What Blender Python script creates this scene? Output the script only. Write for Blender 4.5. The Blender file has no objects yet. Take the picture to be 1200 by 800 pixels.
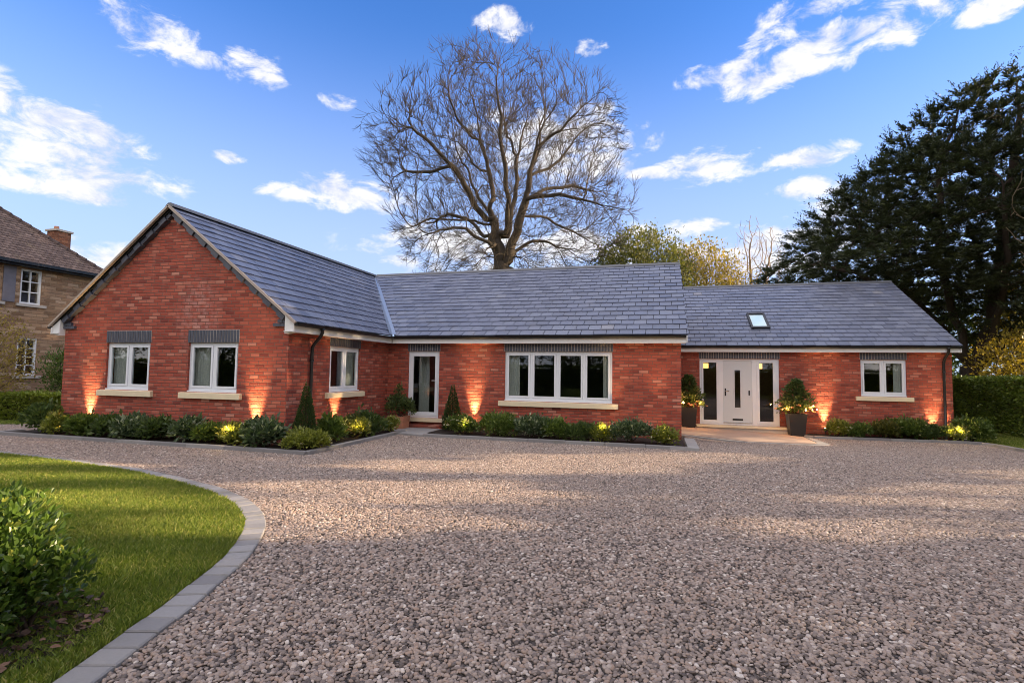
import bpy, math, random
import numpy as np
from mathutils import Vector, Matrix

random.seed(7)
RNG = np.random.default_rng(11)
C = bpy.context.scene.collection
rad = math.radians

# ------------------------------------------------------------------ sun direction
SUN_EL = rad(15.0)
SUN_H = np.array([math.cos(rad(15.7)), math.sin(rad(15.7))])        # horizontal direction towards the sun
SUN = np.array([SUN_H[0] * math.cos(SUN_EL), SUN_H[1] * math.cos(SUN_EL), math.sin(SUN_EL)])

# ------------------------------------------------------------------ mesh helpers
class MB:
    def __init__(s):
        s.v, s.f, s.n = [], [], 0
    def add(s, V, F, mat=0, rnd=None, smooth=False):
        V = np.asarray(V, float).reshape(-1, 3)
        F = np.asarray(F, int)
        if rnd is None: rnd = np.zeros(len(F))
        rnd = np.broadcast_to(np.asarray(rnd, float), (len(F),))
        s.v.append(V); s.f.append((F + s.n, mat, rnd, smooth)); s.n += len(V)
        return s
    def quad(s, a, b, c, d, mat=0, rnd=0.): return s.add([a, b, c, d], [[0, 1, 2, 3]], mat, [rnd])
    def poly(s, pts, mat=0): return s.add(pts, [list(range(len(pts)))], mat)
    def box(s, lo, hi, mat=0, rnd=0., M=None):
        x0, y0, z0 = lo; x1, y1, z1 = hi
        V = np.array([(x0,y0,z0),(x1,y0,z0),(x1,y1,z0),(x0,y1,z0),(x0,y0,z1),(x1,y0,z1),(x1,y1,z1),(x0,y1,z1)], float)
        if M is not None: V = V @ np.array(M.to_3x3()).T + np.array(M.translation)
        return s.add(V, [[0,3,2,1],[4,5,6,7],[0,1,5,4],[1,2,6,5],[2,3,7,6],[3,0,4,7]], mat, [rnd]*6)
    def prism(s, pts, z0, z1, mat=0, rnd=0.):
        n = len(pts)
        V = [(p[0], p[1], z0) for p in pts] + [(p[0], p[1], z1) for p in pts]
        s.add(V, [list(range(n))[::-1]], mat, [rnd]); s.n -= 0
        b = s.n - 2*n
        s.f.append((np.array([[b+n+i for i in range(n)]]), mat, np.array([rnd]), False))
        s.f.append((np.array([[b+i, b+(i+1) % n, b+n+(i+1) % n, b+n+i] for i in range(n)]), mat, np.full(n, rnd), False))
        return s
    def tube(s, pts, r, k=10, mat=0, caps=True, smooth=True):
        pts = np.asarray(pts, float); n = len(pts)
        rr = np.broadcast_to(np.asarray(r, float), (n,))
        T = np.gradient(pts, axis=0); T /= np.linalg.norm(T, axis=1)[:, None]
        ref = np.array([0, 0, 1.]) if abs(T[:, 2]).mean() < .8 else np.array([1., 0, 0])
        U = np.cross(T, ref); U /= np.linalg.norm(U, axis=1)[:, None]; W = np.cross(T, U)
        a = np.arange(k) * 2 * math.pi / k
        V = pts[:, None] + rr[:, None, None] * (np.cos(a)[None, :, None] * U[:, None] + np.sin(a)[None, :, None] * W[:, None])
        i = np.arange(n - 1)[:, None] * k; j = np.arange(k)[None]; j2 = (j + 1) % k
        F = np.stack([i + j, i + j2, i + k + j2, i + k + j], -1).reshape(-1, 4)
        b = s.n
        s.add(V.reshape(-1, 3), F, mat, None, smooth)
        if caps:
            s.f.append((np.array([[b + q for q in range(k)]]), mat, np.zeros(1), False))
            s.f.append((np.array([[b + (n-1)*k + q for q in range(k)][::-1]]), mat, np.zeros(1), False))
        return s
    def lathe(s, c, prof, k=24, mat=0, smooth=True):
        a = np.arange(k) * 2 * math.pi / k
        V = np.array([[(c[0] + r*math.cos(t), c[1] + r*math.sin(t), c[2] + z) for t in a] for r, z in prof])
        i = np.arange(len(prof) - 1)[:, None] * k; j = np.arange(k)[None]; j2 = (j + 1) % k
        F = np.stack([i + j, i + j2, i + k + j2, i + k + j], -1).reshape(-1, 4)
        return s.add(V.reshape(-1, 3), F, mat, None, smooth)
    def build(s, name, mats, parent=None, loc=None):
        me = bpy.data.meshes.new(name)
        V = np.concatenate(s.v) if s.v else np.zeros((0, 3))
        if loc is not None: V = V - np.array(loc)
        me.vertices.add(len(V)); me.vertices.foreach_set('co', V.astype(np.float32).ravel())
        lv = np.concatenate([f.ravel() for f, *_ in s.f])
        tot = np.concatenate([np.full(len(f), f.shape[1]) for f, *_ in s.f])
        me.loops.add(len(lv)); me.loops.foreach_set('vertex_index', lv.astype(np.int32))
        me.polygons.add(len(tot))
        st = np.concatenate([[0], np.cumsum(tot)[:-1]])
        me.polygons.foreach_set('loop_start', st.astype(np.int32))
        me.polygons.foreach_set('material_index', np.concatenate([np.full(len(f), m) for f, m, _, _ in s.f]).astype(np.int32))
        me.polygons.foreach_set('use_smooth', np.concatenate([np.full(len(f), sm) for f, _, _, sm in s.f]).astype(bool))
        at = me.attributes.new('rnd', 'FLOAT', 'FACE')
        at.data.foreach_set('value', np.concatenate([r for _, _, r, _ in s.f]).astype(np.float32))
        me.update(calc_edges=True)
        for m in (mats if isinstance(mats, (list, tuple)) else [mats]): me.materials.append(m)
        o = bpy.data.objects.new(name, me); C.objects.link(o)
        if loc is not None: o.location = loc
        if parent is not None: o.parent = parent
        return o

def tag(o, label=None, cat=None, group=None, kind=None):
    if label: o['label'] = label
    if cat: o['category'] = cat
    if group: o['group'] = group
    if kind: o['kind'] = kind
    return o
def empty(name, loc=(0, 0, 0), label=None, cat=None, group=None):
    o = bpy.data.objects.new(name, None); C.objects.link(o); o.location = loc; o.empty_display_size = .3
    return tag(o, label, cat, group)
def copy_tree(o, parent=None):
    c = o.copy(); C.objects.link(c)
    if parent is not None:
        c.parent = parent
    for ch in [x for x in bpy.data.objects if x.parent == o]: copy_tree(ch, c)
    return c
def smooth01(t):
    t = np.clip(t, 0, 1); return t*t*(3-2*t)

# ------------------------------------------------------------------ material helpers
class NT:
    def __init__(s, name):
        s.m = bpy.data.materials.new(name); s.m.use_nodes = True
        s.t = s.m.node_tree; s.t.nodes.clear()
        s.out = s.t.nodes.new('ShaderNodeOutputMaterial')
    def n(s, typ, ins=None, **kw):
        nd = s.t.nodes.new('ShaderNode' + typ)
        for k, v in kw.items(): setattr(nd, k, v)
        for k, v in (ins or {}).items(): s.set(nd.inputs[k], v)
        return nd
    def set(s, sock, v):
        if isinstance(v, bpy.types.NodeSocket): s.t.links.new(v, sock)
        elif hasattr(v, 'outputs'): s.t.links.new(v.outputs[0], sock)
        else:
            if isinstance(v, (tuple, list)) and len(v) == 3 and sock.type == 'RGBA': v = (*v, 1)
            sock.default_value = v
    def math(s, op, a, b=0., c=0.):
        nd = s.n('Math', operation=op)
        for i, x in enumerate((a, b, c)): s.set(nd.inputs[i], x)
        return nd.outputs[0]
    def mix(s, f, a, b, blend='MIX'):
        nd = s.n('Mix', data_type='RGBA', blend_type=blend)
        s.set(nd.inputs[0], f); s.set(nd.inputs[6], a); s.set(nd.inputs[7], b)
        return nd.outputs[2]
    def ramp(s, f, stops, interp='LINEAR'):
        nd = s.n('ValToRGB'); cr = nd.color_ramp; cr.interpolation = interp
        while len(cr.elements) < len(stops): cr.elements.new(.5)
        for e, (p, c) in zip(cr.elements, stops):
            e.position = p; e.color = (*c, 1) if len(c) == 3 else c
        s.set(nd.inputs[0], f); return nd.outputs[0]
    def sstep(s, x, a, b):
        nd = s.n('MapRange', interpolation_type='SMOOTHSTEP')
        s.set(nd.inputs[0], x); nd.inputs[1].default_value = a; nd.inputs[2].default_value = b
        return nd.outputs[0]
    def noise(s, co, scale, detail=3, rough=.5, dim='3D'):
        nd = s.n('TexNoise', noise_dimensions=dim); s.set(nd.inputs['Vector'], co)
        nd.inputs['Scale'].default_value = scale; nd.inputs['Detail'].default_value = detail; nd.inputs['Roughness'].default_value = rough
        return nd.outputs[0]
    def attr(s, name='rnd'): return s.n('Attribute', attribute_name=name).outputs['Fac']
    def pos(s): return s.n('NewGeometry').outputs['Position']
    def pbsdf(s, col, rough=.6, bump=None, dist=.01, strength=1., spec=.5, metal=0., **kw):
        p = s.n('BsdfPrincipled'); s.set(p.inputs['Base Color'], col); s.set(p.inputs['Roughness'], rough)
        p.inputs['Specular IOR Level'].default_value = spec; p.inputs['Metallic'].default_value = metal
        for k, v in kw.items(): s.set(p.inputs[k], v)
        if bump is not None:
            b = s.n('Bump'); b.inputs['Distance'].default_value = dist; b.inputs['Strength'].default_value = strength
            s.set(b.inputs['Height'], bump); s.t.links.new(b.outputs[0], p.inputs['Normal'])
        return p
    def done(s, sh):
        s.t.links.new(sh.outputs[0], s.out.inputs['Surface']); return s.m

def mat_plain(name, col, rough=.5, var=.12, scale=6., bump=.15, dist=.004, metal=0., spec=.5):
    t = NT(name); p = t.pos()
    n = t.noise(p, scale, 5, .6)
    c = t.mix(n, tuple(x*(1-var) for x in col), tuple(min(1, x*(1+var)) for x in col))
    return t.done(t.pbsdf(c, rough, t.noise(p, scale*14, 3), dist, bump, spec, metal))

def mat_brick(name, ramp, mortar, bw=.225, bh=.075, mw=.0045, rough_edge=.006, stain=None, dist=.009):
    t = NT(name); p = t.pos()
    sx = t.n('SeparateXYZ', {0: p}); nx = t.n('SeparateXYZ', {0: t.n('NewGeometry').outputs['True Normal']})
    ax = t.math('GREATER_THAN', t.math('ABSOLUTE', nx.outputs[0]), .5)
    u = t.math('ADD', t.math('MULTIPLY', sx.outputs[1], ax), t.math('MULTIPLY', sx.outputs[0], t.math('SUBTRACT', 1., ax)))
    n1 = t.noise(p, 17, 2); n2 = t.noise(t.n('VectorMath', {0: p, 1: (31, 7, 3)}, operation='ADD').outputs[0], 13, 2)
    u = t.math('ADD', t.math('MULTIPLY_ADD', n1, rough_edge*2.2, -rough_edge*1.1), u)
    v = t.math('ADD', t.math('MULTIPLY_ADD', n2, rough_edge*2.4, -rough_edge*1.2), sx.outputs[2])
    row = t.math('FLOOR', t.math('DIVIDE', v, bh))
    wr = t.n('TexWhiteNoise', {0: t.n('CombineXYZ', {0: row}).outputs[0]}, noise_dimensions='3D').outputs[0]
    off = t.math('ADD', t.math('MULTIPLY', t.math('FLOORED_MODULO', row, 2.), bw*.5), t.math('MULTIPLY', wr, .05))
    uu = t.math('DIVIDE', t.math('ADD', u, off), bw)
    col = t.math('FLOOR', uu); fu = t.math('FRACT', uu); fv = t.math('FRACT', t.math('DIVIDE', v, bh))
    w3 = t.n('CombineXYZ', {0: row, 1: col, 2: ax}).outputs[0]
    wn = t.n('TexWhiteNoise', {0: w3}, noise_dimensions='3D'); r1 = wn.outputs[0]
    r2 = t.n('SeparateXYZ', {0: wn.outputs[1]}).outputs[1]
    du = t.math('MULTIPLY', t.math('MINIMUM', fu, t.math('SUBTRACT', 1., fu)), bw)
    dv = t.math('MULTIPLY', t.math('MINIMUM', fv, t.math('SUBTRACT', 1., fv)), bh)
    d = t.math('MINIMUM', du, dv)
    m = t.sstep(d, mw*.6, mw*1.9)
    c = t.ramp(r1, ramp)
    fine = t.noise(p, 60, 4, .7); big = t.noise(p, 1.3, 3)
    c = t.mix(t.math('MULTIPLY', fine, .4), c, t.mix(.5, c, (.05, .02, .02)), 'MIX')
    c = t.mix(t.math('MULTIPLY', t.sstep(big, .45, .75), .25), c, (.12, .045, .035))
    damp = t.math('MULTIPLY', t.sstep(t.math('ADD', sx.outputs[2], t.math('MULTIPLY', t.noise(p, 2.2, 4), .7)), .95, .2), .45)
    c = t.mix(damp, c, (.10, .045, .035))
    wx = t.n('Mapping', {0: p}); wx.inputs['Scale'].default_value = (2.5, 2.5, .25)
    c = t.mix(t.math('MULTIPLY', t.sstep(t.noise(wx.outputs[0], 1.6, 5, .6), .55, .8), .28), c, (.50, .23, .17))
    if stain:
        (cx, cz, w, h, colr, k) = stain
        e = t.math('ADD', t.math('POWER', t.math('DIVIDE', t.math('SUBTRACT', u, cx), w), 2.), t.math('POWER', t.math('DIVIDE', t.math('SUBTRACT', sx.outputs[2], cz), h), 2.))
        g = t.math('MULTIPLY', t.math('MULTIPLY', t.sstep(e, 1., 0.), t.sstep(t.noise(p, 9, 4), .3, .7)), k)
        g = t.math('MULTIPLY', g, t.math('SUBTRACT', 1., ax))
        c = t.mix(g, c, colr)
    mc = t.mix(t.noise(p, 30, 3), tuple(x*.75 for x in mortar), mortar)
    c = t.mix(m, mc, c)
    h = t.math('ADD', t.math('MULTIPLY', m, t.math('MULTIPLY_ADD', r2, .5, .6)), t.math('MULTIPLY', t.noise(p, 45, 4, .6), .45))
    return t.done(t.pbsdf(c, .9, h, dist, 1., .25))

BRICK = mat_brick('red_brick', [(0, (.22, .05, .038)), (.14, (.33, .070, .046)), (.5, (.41, .089, .056)), (.82, (.46, .112, .070)), (.95, (.52, .165, .11)), (1, (.57, .24, .17))], (.23, .105, .08), mw=.0062,
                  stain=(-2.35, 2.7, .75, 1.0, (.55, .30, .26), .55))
STONEWALL = mat_brick('brown_stone', [(0, (.24, .14, .075)), (.4, (.38, .235, .135)), (.75, (.48, .31, .18)), (1, (.54, .38, .25))], (.42, .28, .17), bw=.36, bh=.11, mw=.006, rough_edge=.02, dist=.02)
CHIMB = mat_brick('chimney_brick', [(0, (.16, .065, .035)), (.5, (.27, .11, .06)), (1, (.38, .18, .1))], (.26, .15, .1))
BLUEBRICK = mat_plain('blue_engineering_brick', (.06, .065, .09), .5, .35, 9)
BLUEMORTAR = mat_plain('lintel_mortar', (.46, .41, .38), .9)

def mat_slate():
    t = NT('slate'); p = t.pos(); r = t.attr()
    c = t.ramp(r, [(0, (.105, .118, .17)), (.5, (.14, .157, .225)), (.9, (.175, .195, .265)), (1, (.235, .235, .27))])
    c = t.mix(t.math('MULTIPLY', t.sstep(t.noise(p, 2.2, 4), .5, .8), .35), c, (.19, .19, .21))
    ws = t.n('Mapping', {0: p}); ws.inputs['Scale'].default_value = (3.2, .5, .5)
    c = t.mix(t.math('MULTIPLY', t.sstep(t.noise(ws.outputs[0], 1.4, 6, .65), .5, .78), .30), c, (.10, .105, .115))
    c = t.mix(t.math('MULTIPLY', t.sstep(t.noise(p, 13, 6, .75), .66, .76), .35), c, (.30, .30, .27))
    n = t.noise(p, 26, 5, .65)
    ro = t.math('MULTIPLY_ADD', n, .22, t.math('MULTIPLY_ADD', r, .10, .21))
    return t.done(t.pbsdf(c, ro, n, .004, .7, .6))
SLATE = mat_slate()
def mat_tile():
    t = NT('clay_roof_tile'); p = t.pos(); r = t.attr()
    c = t.ramp(r, [(0, (.10, .07, .06)), (.5, (.16, .11, .09)), (1, (.23, .16, .13))])
    c = t.mix(t.sstep(t.noise(p, 2.5, 5), .55, .8), c, (.2, .15, .1))
    return t.done(t.pbsdf(c, .9, t.noise(p, 30, 3), .01, 1, .2))
TILE = mat_tile()
UPVC = mat_plain('white_window_frame', (.74, .76, .80), .35, .03, 2, .05)
FASCIA = mat_plain('pale_grey_fascia', (.76, .75, .74), .4, .05, 2, .05)
BLACKPL = mat_plain('black_plastic', (.012, .012, .013), .35, .2, 4, .08)
SILLST = mat_plain('cream_cast_stone', (.74, .62, .42), .8, .08, 10, .3)
VERGE = mat_plain('tan_verge', (.38, .31, .26), .7, .12, 6, .3)
LEAD = mat_plain('valley_lead', (.30, .36, .46), .28, .1, 5, .15, metal=.55)
RIDGE = mat_plain('ridge_tile', (.10, .105, .12), .5, .2, 5, .3)
KERB = mat_plain('concrete_kerb', (.30, .29, .285), .85, .18, 5, .35)
STEPST = mat_plain('sandstone_step', (.50, .44, .37), .8, .14, 6, .3)
PORCH = mat_plain('porch_sandstone', (.38, .275, .22), .75, .18, 3, .3)
DOORGR = mat_plain('pale_grey_door', (.60, .63, .66), .35, .02, 2, .04)
STEEL = mat_plain('brushed_steel', (.6, .6, .6), .25, .05, 20, .1, metal=1)
DARKMET = mat_plain('dark_metal', (.03, .03, .032), .4, .1, 20, .1, metal=.6)
CURTAIN = mat_plain('grey_curtain', (.82, .80, .76), .9, .05, 5, .2)
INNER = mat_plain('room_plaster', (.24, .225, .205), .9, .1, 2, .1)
TERRA = mat_plain('terracotta', (.42, .19, .11), .8, .15, 6, .3)
POTBLK = mat_plain('black_planter', (.016, .016, .018), .4, .2, 6, .1)
SOIL = mat_plain('bark_mulch', (.035, .024, .018), .95, .5, 14, 1., .03)
WHITEW = mat_plain('white_paint', (.76, .75, .72), .5, .05, 4, .1)
SLATEHANG = mat_plain('slate_hanging', (.17, .155, .17), .7, .25, 7, .4)

def mat_glass(name, tint=(.72, .75, .74), ior=1.8):
    t = NT(name)
    f = t.n('Fresnel'); f.inputs[0].default_value = ior
    b = t.n('Bump'); b.inputs['Distance'].default_value = .002; b.inputs['Strength'].default_value = .12
    t.set(b.inputs['Height'], t.noise(t.pos(), 1.5, 1))
    g = t.n('BsdfGlossy', {'Roughness': .02, 'Color': (.95, .97, 1)}); t.t.links.new(b.outputs[0], g.inputs['Normal'])
    tr = t.n('BsdfTransparent', {0: tint})
    fr = t.math('MULTIPLY', f.outputs[0], t.math('SUBTRACT', 1., t.n('NewGeometry').outputs['Backfacing']))
    ms = t.n('MixShader'); t.t.links.new(fr, ms.inputs[0]); t.t.links.new(tr.outputs[0], ms.inputs[1]); t.t.links.new(g.outputs[0], ms.inputs[2])
    return t.done(ms)
GLASS = mat_glass('window_glass')
SKYGLASS = mat_glass('skylight_glass', (.8, .95, 1.), 3.4)

def mat_leaf(name, ramp, rough=.5, transl=.3, spec=.4, tmul=(1.5, 1.6, .6)):
    t = NT(name); r = t.attr()
    c = t.ramp(r, ramp)
    p = t.pbsdf(c, rough, None, spec=spec)
    tl = t.n('BsdfTranslucent'); t.set(tl.inputs[0], t.mix(1., c, tmul, 'MULTIPLY'))
    ms = t.n('MixShader', {0: transl}); t.t.links.new(p.outputs[0], ms.inputs[1]); t.t.links.new(tl.outputs[0], ms.inputs[2])
    return t.done(ms)
LEAF = {
 'dark': mat_leaf('dark_leaf', [(0, (.035, .055, .018)), (.6, (.075, .115, .035)), (1, (.16, .20, .07))]),
 'mid': mat_leaf('green_leaf', [(0, (.045, .075, .018)), (.6, (.10, .15, .03)), (1, (.21, .25, .07))]),
 'lime': mat_leaf('lime_leaf', [(0, (.08, .10, .018)), (.6, (.19, .21, .04)), (1, (.34, .34, .09))]),
 'silver': mat_leaf('silver_leaf', [(0, (.035, .06, .03)), (.5, (.085, .125, .065)), (.8, (.16, .20, .12)), (1, (.46, .48, .38))]),
 'conifer': mat_leaf('topiary_leaf', [(0, (.018, .036, .008)), (1, (.06, .10, .022))], .6, .2),
 'cedar': mat_leaf('cedar_needle', [(0, (.020, .026, .012)), (.6, (.040, .050, .02)), (1, (.075, .085, .03))], .6, .15),
 'hedge': mat_leaf('hedge_leaf', [(0, (.10, .13, .02)), (.6, (.22, .27, .04)), (1, (.36, .38, .09))], .4, .3),
 'gold': mat_leaf('golden_leaf', [(0, (.10, .085, .015)), (.5, (.22, .18, .03)), (1, (.34, .27, .05))], .5, .45, tmul=(1.5, 1.4, .5)),
 'olive': mat_leaf('olive_leaf', [(0, (.05, .06, .015)), (.5, (.10, .105, .025)), (1, (.2, .18, .05))], .5, .4),
 'bronze': mat_leaf('bronze_leaf', [(0, (.16, .11, .03)), (.5, (.32, .23, .07)), (1, (.46, .33, .11))], .6, .4),
 'laurel': mat_leaf('glossy_laurel_leaf', [(0, (.03, .058, .012)), (.5, (.062, .112, .02)), (.85, (.12, .18, .03)), (1, (.25, .27, .055))], .32, .3, .5),
 'beech': mat_leaf('clipped_hedge_leaf', [(0, (.06, .09, .018)), (.5, (.125, .18, .032)), (.85, (.21, .27, .05)), (1, (.34, .36, .08))], .38, .3, .5),
}
def mat_bark(name, a, b):
    t = NT(name); p = t.pos()
    m = t.n('Mapping', {0: p}); m.inputs['Scale'].default_value = (9, 9, 2)
    n = t.noise(m.outputs[0], 1., 5, .65)
    return t.done(t.pbsdf(t.mix(n, a, b), .9, n, .03, 1, .2))
BARK = mat_bark('grey_brown_bark', (.026, .021, .017), (.080, .063, .047))
DBARK = mat_bark('dark_bark', (.025, .018, .013), (.075, .055, .04))
TWIGM = mat_bark('pale_twig', (.12, .09, .06), (.26, .19, .12))
FLOWER = mat_leaf('cream_petal', [(0, (.7, .62, .35)), (1, (.85, .8, .62))], .6, .3, tmul=(1, 1, 1))
PEACH = mat_leaf('peach_petal', [(0, (.75, .25, .08)), (.5, (.8, .42, .18)), (1, (.85, .7, .5))], .6, .3, tmul=(1, 1, 1))

def mat_emit(name, col, st):
    t = NT(name); e = t.n('Emission', {0: col, 1: st}); return t.done(e)
LAMPLENS = mat_emit('lamp_lens', (1, .62, .25), 30.)
PENDANT = mat_emit('pendant_glow', (1, .50, .14), 1.3)

# ------------------------------------------------------------------ foliage generators
def unit(v): return v / np.maximum(np.linalg.norm(v, axis=-1, keepdims=True), 1e-9)
def leaf_arrays(P, D, L, W, rng, fold=.25, hexa=False, up=None):
    n = len(P); D = unit(D)
    ref = rng.normal(size=(n, 3)) if up is None else up + rng.normal(size=(n, 3))*.45
    S = unit(np.cross(D, ref)); N = np.cross(S, D)
    L = np.broadcast_to(L, (n,))[:, None]; W = np.broadcast_to(W, (n,))[:, None]
    if hexa:
        v = [P, P + D*L*.3 + S*W*.46 + N*W*fold, P + D*L*.68 + S*W*.40 + N*W*fold, P + D*L - N*L*.12, P + D*L*.68 - S*W*.40 + N*W*fold, P + D*L*.3 - S*W*.46 + N*W*fold]
        V = np.stack(v, 1).reshape(-1, 3); b = np.arange(n)[:, None]*6
        F = np.stack([np.concatenate([b, b+1, b+2, b+3], 1), np.concatenate([b, b+3, b+4, b+5], 1)], 1).reshape(-1, 4)
        return V, F, 2
    v = [P, P + D*L*.45 + S*W*.5 + N*W*fold, P + D*L, P + D*L*.45 - S*W*.5 + N*W*fold]
    V = np.stack(v, 1).reshape(-1, 3); b = np.arange(n)[:, None]*4
    return V, np.concatenate([b, b+1, b+2, b+3], 1), 1

def fibo(n, rng):
    v = rng.normal(size=(n, 3)); return unit(v)

def bush_mesh(rx, ry, h, n, leaf, rng, lobes=7, hexa=False, upness=.5, shape='dome', flowers=0, wl=.5, loose=.2):
    """leaves through a lumpy dome volume centred on the origin, base at z=0; returns MB"""
    mb = MB()
    cs, rs = [], []
    for i in range(lobes):
        a = rng.uniform(0, 6.283); q = math.sqrt(rng.uniform(0, 1))*.62
        zc = rng.uniform(.20, .60)*h*(1.0 - .35*q)
        cs.append((rx*q*math.cos(a), ry*q*math.sin(a), zc)); rs.append(rng.uniform(.30, .46))
    cs.append((0, 0, h*.42)); rs.append(.52)
    cs = np.array(cs); rs = np.array(rs)
    k = rng.integers(0, len(cs), n)
    d = fibo(n, rng); d[:, 2] = np.where(d[:, 2] < -.35, -d[:, 2], d[:, 2])
    sh = rng.uniform(.45, 1.0, n)**.5
    sh *= np.where(rng.uniform(size=n) < .12, rng.uniform(1., 1.+loose*1.8, n), 1.)
    sc = np.array([rx, ry, h*.95])
    P = cs[k] + d*(rs[k]*sh)[:, None]*sc*1.1
    P[:, 2] = np.abs(P[:, 2])*.98 + .02
    D = d*1.0 + rng.normal(size=(n, 3))*.55 + np.array([0, 0, upness])
    Ls = leaf*rng.uniform(.7, 1.3, n)
    V, F, m = leaf_arrays(P, D, Ls, Ls*wl, rng, hexa=hexa, up=np.array([0, 0, 1.]))
    r = np.clip(rng.normal(.5, .25, n), 0, 1)
    mb.add(V, F, 0, np.repeat(r, m))
    # a few stems
    for i in range(6):
        a = rng.uniform(0, 6.283); e = cs[rng.integers(0, len(cs))]
        mb.tube([(math.cos(a)*.03, math.sin(a)*.03, 0), (e[0]*.5, e[1]*.5, e[2]*.55), tuple(e)], [.012, .009, .004], 5, 1)
    if flowers:
        kk = rng.integers(0, len(cs), flowers); dd = fibo(flowers, rng); dd[:, 2] = np.abs(dd[:, 2])*.8 + .1
        Pf = cs[kk] + unit(dd)*(rs[kk])[:, None]*sc*1.22
        for j in range(5):
            t = j*1.2566
            Dj = np.stack([np.full(flowers, math.cos(t)), np.full(flowers, math.sin(t)), np.full(flowers, .35)], 1) + dd*.6
            V, F, m = leaf_arrays(Pf, Dj, .045, .038, rng, .1)
            mb.add(V, F, 2, rng.uniform(0, 1, len(F)))
    return mb

def colonize(att, pos0, par0, step, di, dk, iters, rng, jit=.25, trop=(0, 0, 0), maxn=30000, maxkids=3, head=.45, cen=None, outw=.0):
    pos = [np.array(p, float) for p in pos0]; par = list(par0); kids = [0]*len(pos)
    for p in par:
        if p >= 0: kids[p] += 1
    A = att.copy(); P0 = np.array(pos)
    best = np.full(len(A), 1e9); bi = np.zeros(len(A), int)
    def upd(newP, start):
        nonlocal best, bi
        for s in range(0, len(newP), 400):
            q = newP[s:s+400]
            d = ((A[:, None] - q[None])**2).sum(-1)
            j = d.argmin(1); dm = d[np.arange(len(A)), j]
            w = dm < best
            best[w] = dm[w]; bi[w] = j[w] + start + s
    upd(P0, 0)
    trop = np.array(trop, float)
    for it in range(iters):
        keep = best > dk*dk
        A = A[keep]; best = best[keep]; bi = bi[keep]
        if not len(A): break
        act = best < di*di
        if not act.any(): break
        ids = bi[act]; PA = np.array(pos)
        dv = unit(A[act] - PA[ids])
        acc = np.zeros((len(pos), 3)); np.add.at(acc, ids, dv)
        u = [i for i in np.unique(ids) if kids[i] < maxkids]
        if not u: break
        u = np.array(u)
        nd = unit(acc[u]) + rng.normal(size=(len(u), 3))*jit + trop
        # keep some of the parent's heading
        pp = np.array(par)[u]; has = pp >= 0
        hd = np.zeros((len(u), 3)); hd[has] = unit(PA[u[has]] - PA[pp[has]])
        nd = unit(nd) + hd*head
        if cen is not None: nd = nd + unit(PA[u] - cen)*outw
        nd = unit(nd)
        newP = PA[u] + nd*step
        st = len(pos)
        for q, i in zip(newP, u):
            pos.append(q); par.append(int(i)); kids.append(0); kids[i] += 1
        upd(newP, st)
        if len(pos) > maxn: break
    return np.array(pos), np.array(par)

def pipe_radii(par, tip, expo, fixed=None):
    n = len(par); acc = np.zeros(n)
    for i in range(n-1, -1, -1):
        if acc[i] == 0: acc[i] = tip**expo
        if par[i] >= 0: acc[par[i]] += acc[i]
    return acc**(1/expo)

def branch_mesh(mb, pos, par, r, mat=0, thick=.05, kt=8, kn=3):
    n = len(pos)
    main = np.full(n, -1)
    for i in range(n):
        p = par[i]
        if p >= 0 and (main[p] < 0 or r[i] > r[main[p]]): main[p] = i
    dirs = np.zeros((n, 3)); hp = par >= 0
    dirs[hp] = unit(pos[hp] - pos[par[hp]])
    roots = np.where(~hp)[0]
    for i in roots: dirs[i] = dirs[main[i]] if main[i] >= 0 else (0, 0, 1)
    nd = dirs.copy(); hm = main >= 0
    nd[hm] = unit(dirs[hm] + dirs[main[hm]])
    ref = np.array([.82, .31, .48])
    def rings(P, D, R, k):
        U = unit(np.cross(D, ref)); W = np.cross(D, U); a = np.arange(k)*6.28318/k
        return P[:, None] + R[:, None, None]*(np.cos(a)[None, :, None]*U[:, None] + np.sin(a)[None, :, None]*W[:, None])
    for cls, k in ((True, kt), (False, kn)):
        seg = np.where(hp & ((r >= thick) == cls))[0]
        if not len(seg): continue
        E = rings(pos[seg], nd[seg], r[seg], k)
        p = par[seg]; ismain = main[p] == seg
        Ds = np.where(ismain[:, None], nd[p], dirs[seg])
        Rs = np.where(ismain, np.minimum(r[p], r[seg]*1.35), r[seg]*1.1)
        S = rings(pos[p] - np.where(ismain[:, None], 0, dirs[seg]*r[seg][:, None]*.3), Ds, Rs, k)
        V = np.concatenate([S, E], 1).reshape(-1, 3)
        b = (np.arange(len(seg))*2*k)[:, None, None]; j = np.arange(k)[None, :, None]; j2 = (j+1) % k
        F = np.concatenate([b+j, b+j2, b+k+j2, b+k+j], 2).reshape(-1, 4)
        mb.add(V, F, mat, None, True)

# ------------------------------------------------------------------ ground
def gz(x, y):
    x = np.asarray(x, float); y = np.asarray(y, float)
    return -.24*smooth01((y + 2.5)/6.)*smooth01((x - 6.9)/2.2)

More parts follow.
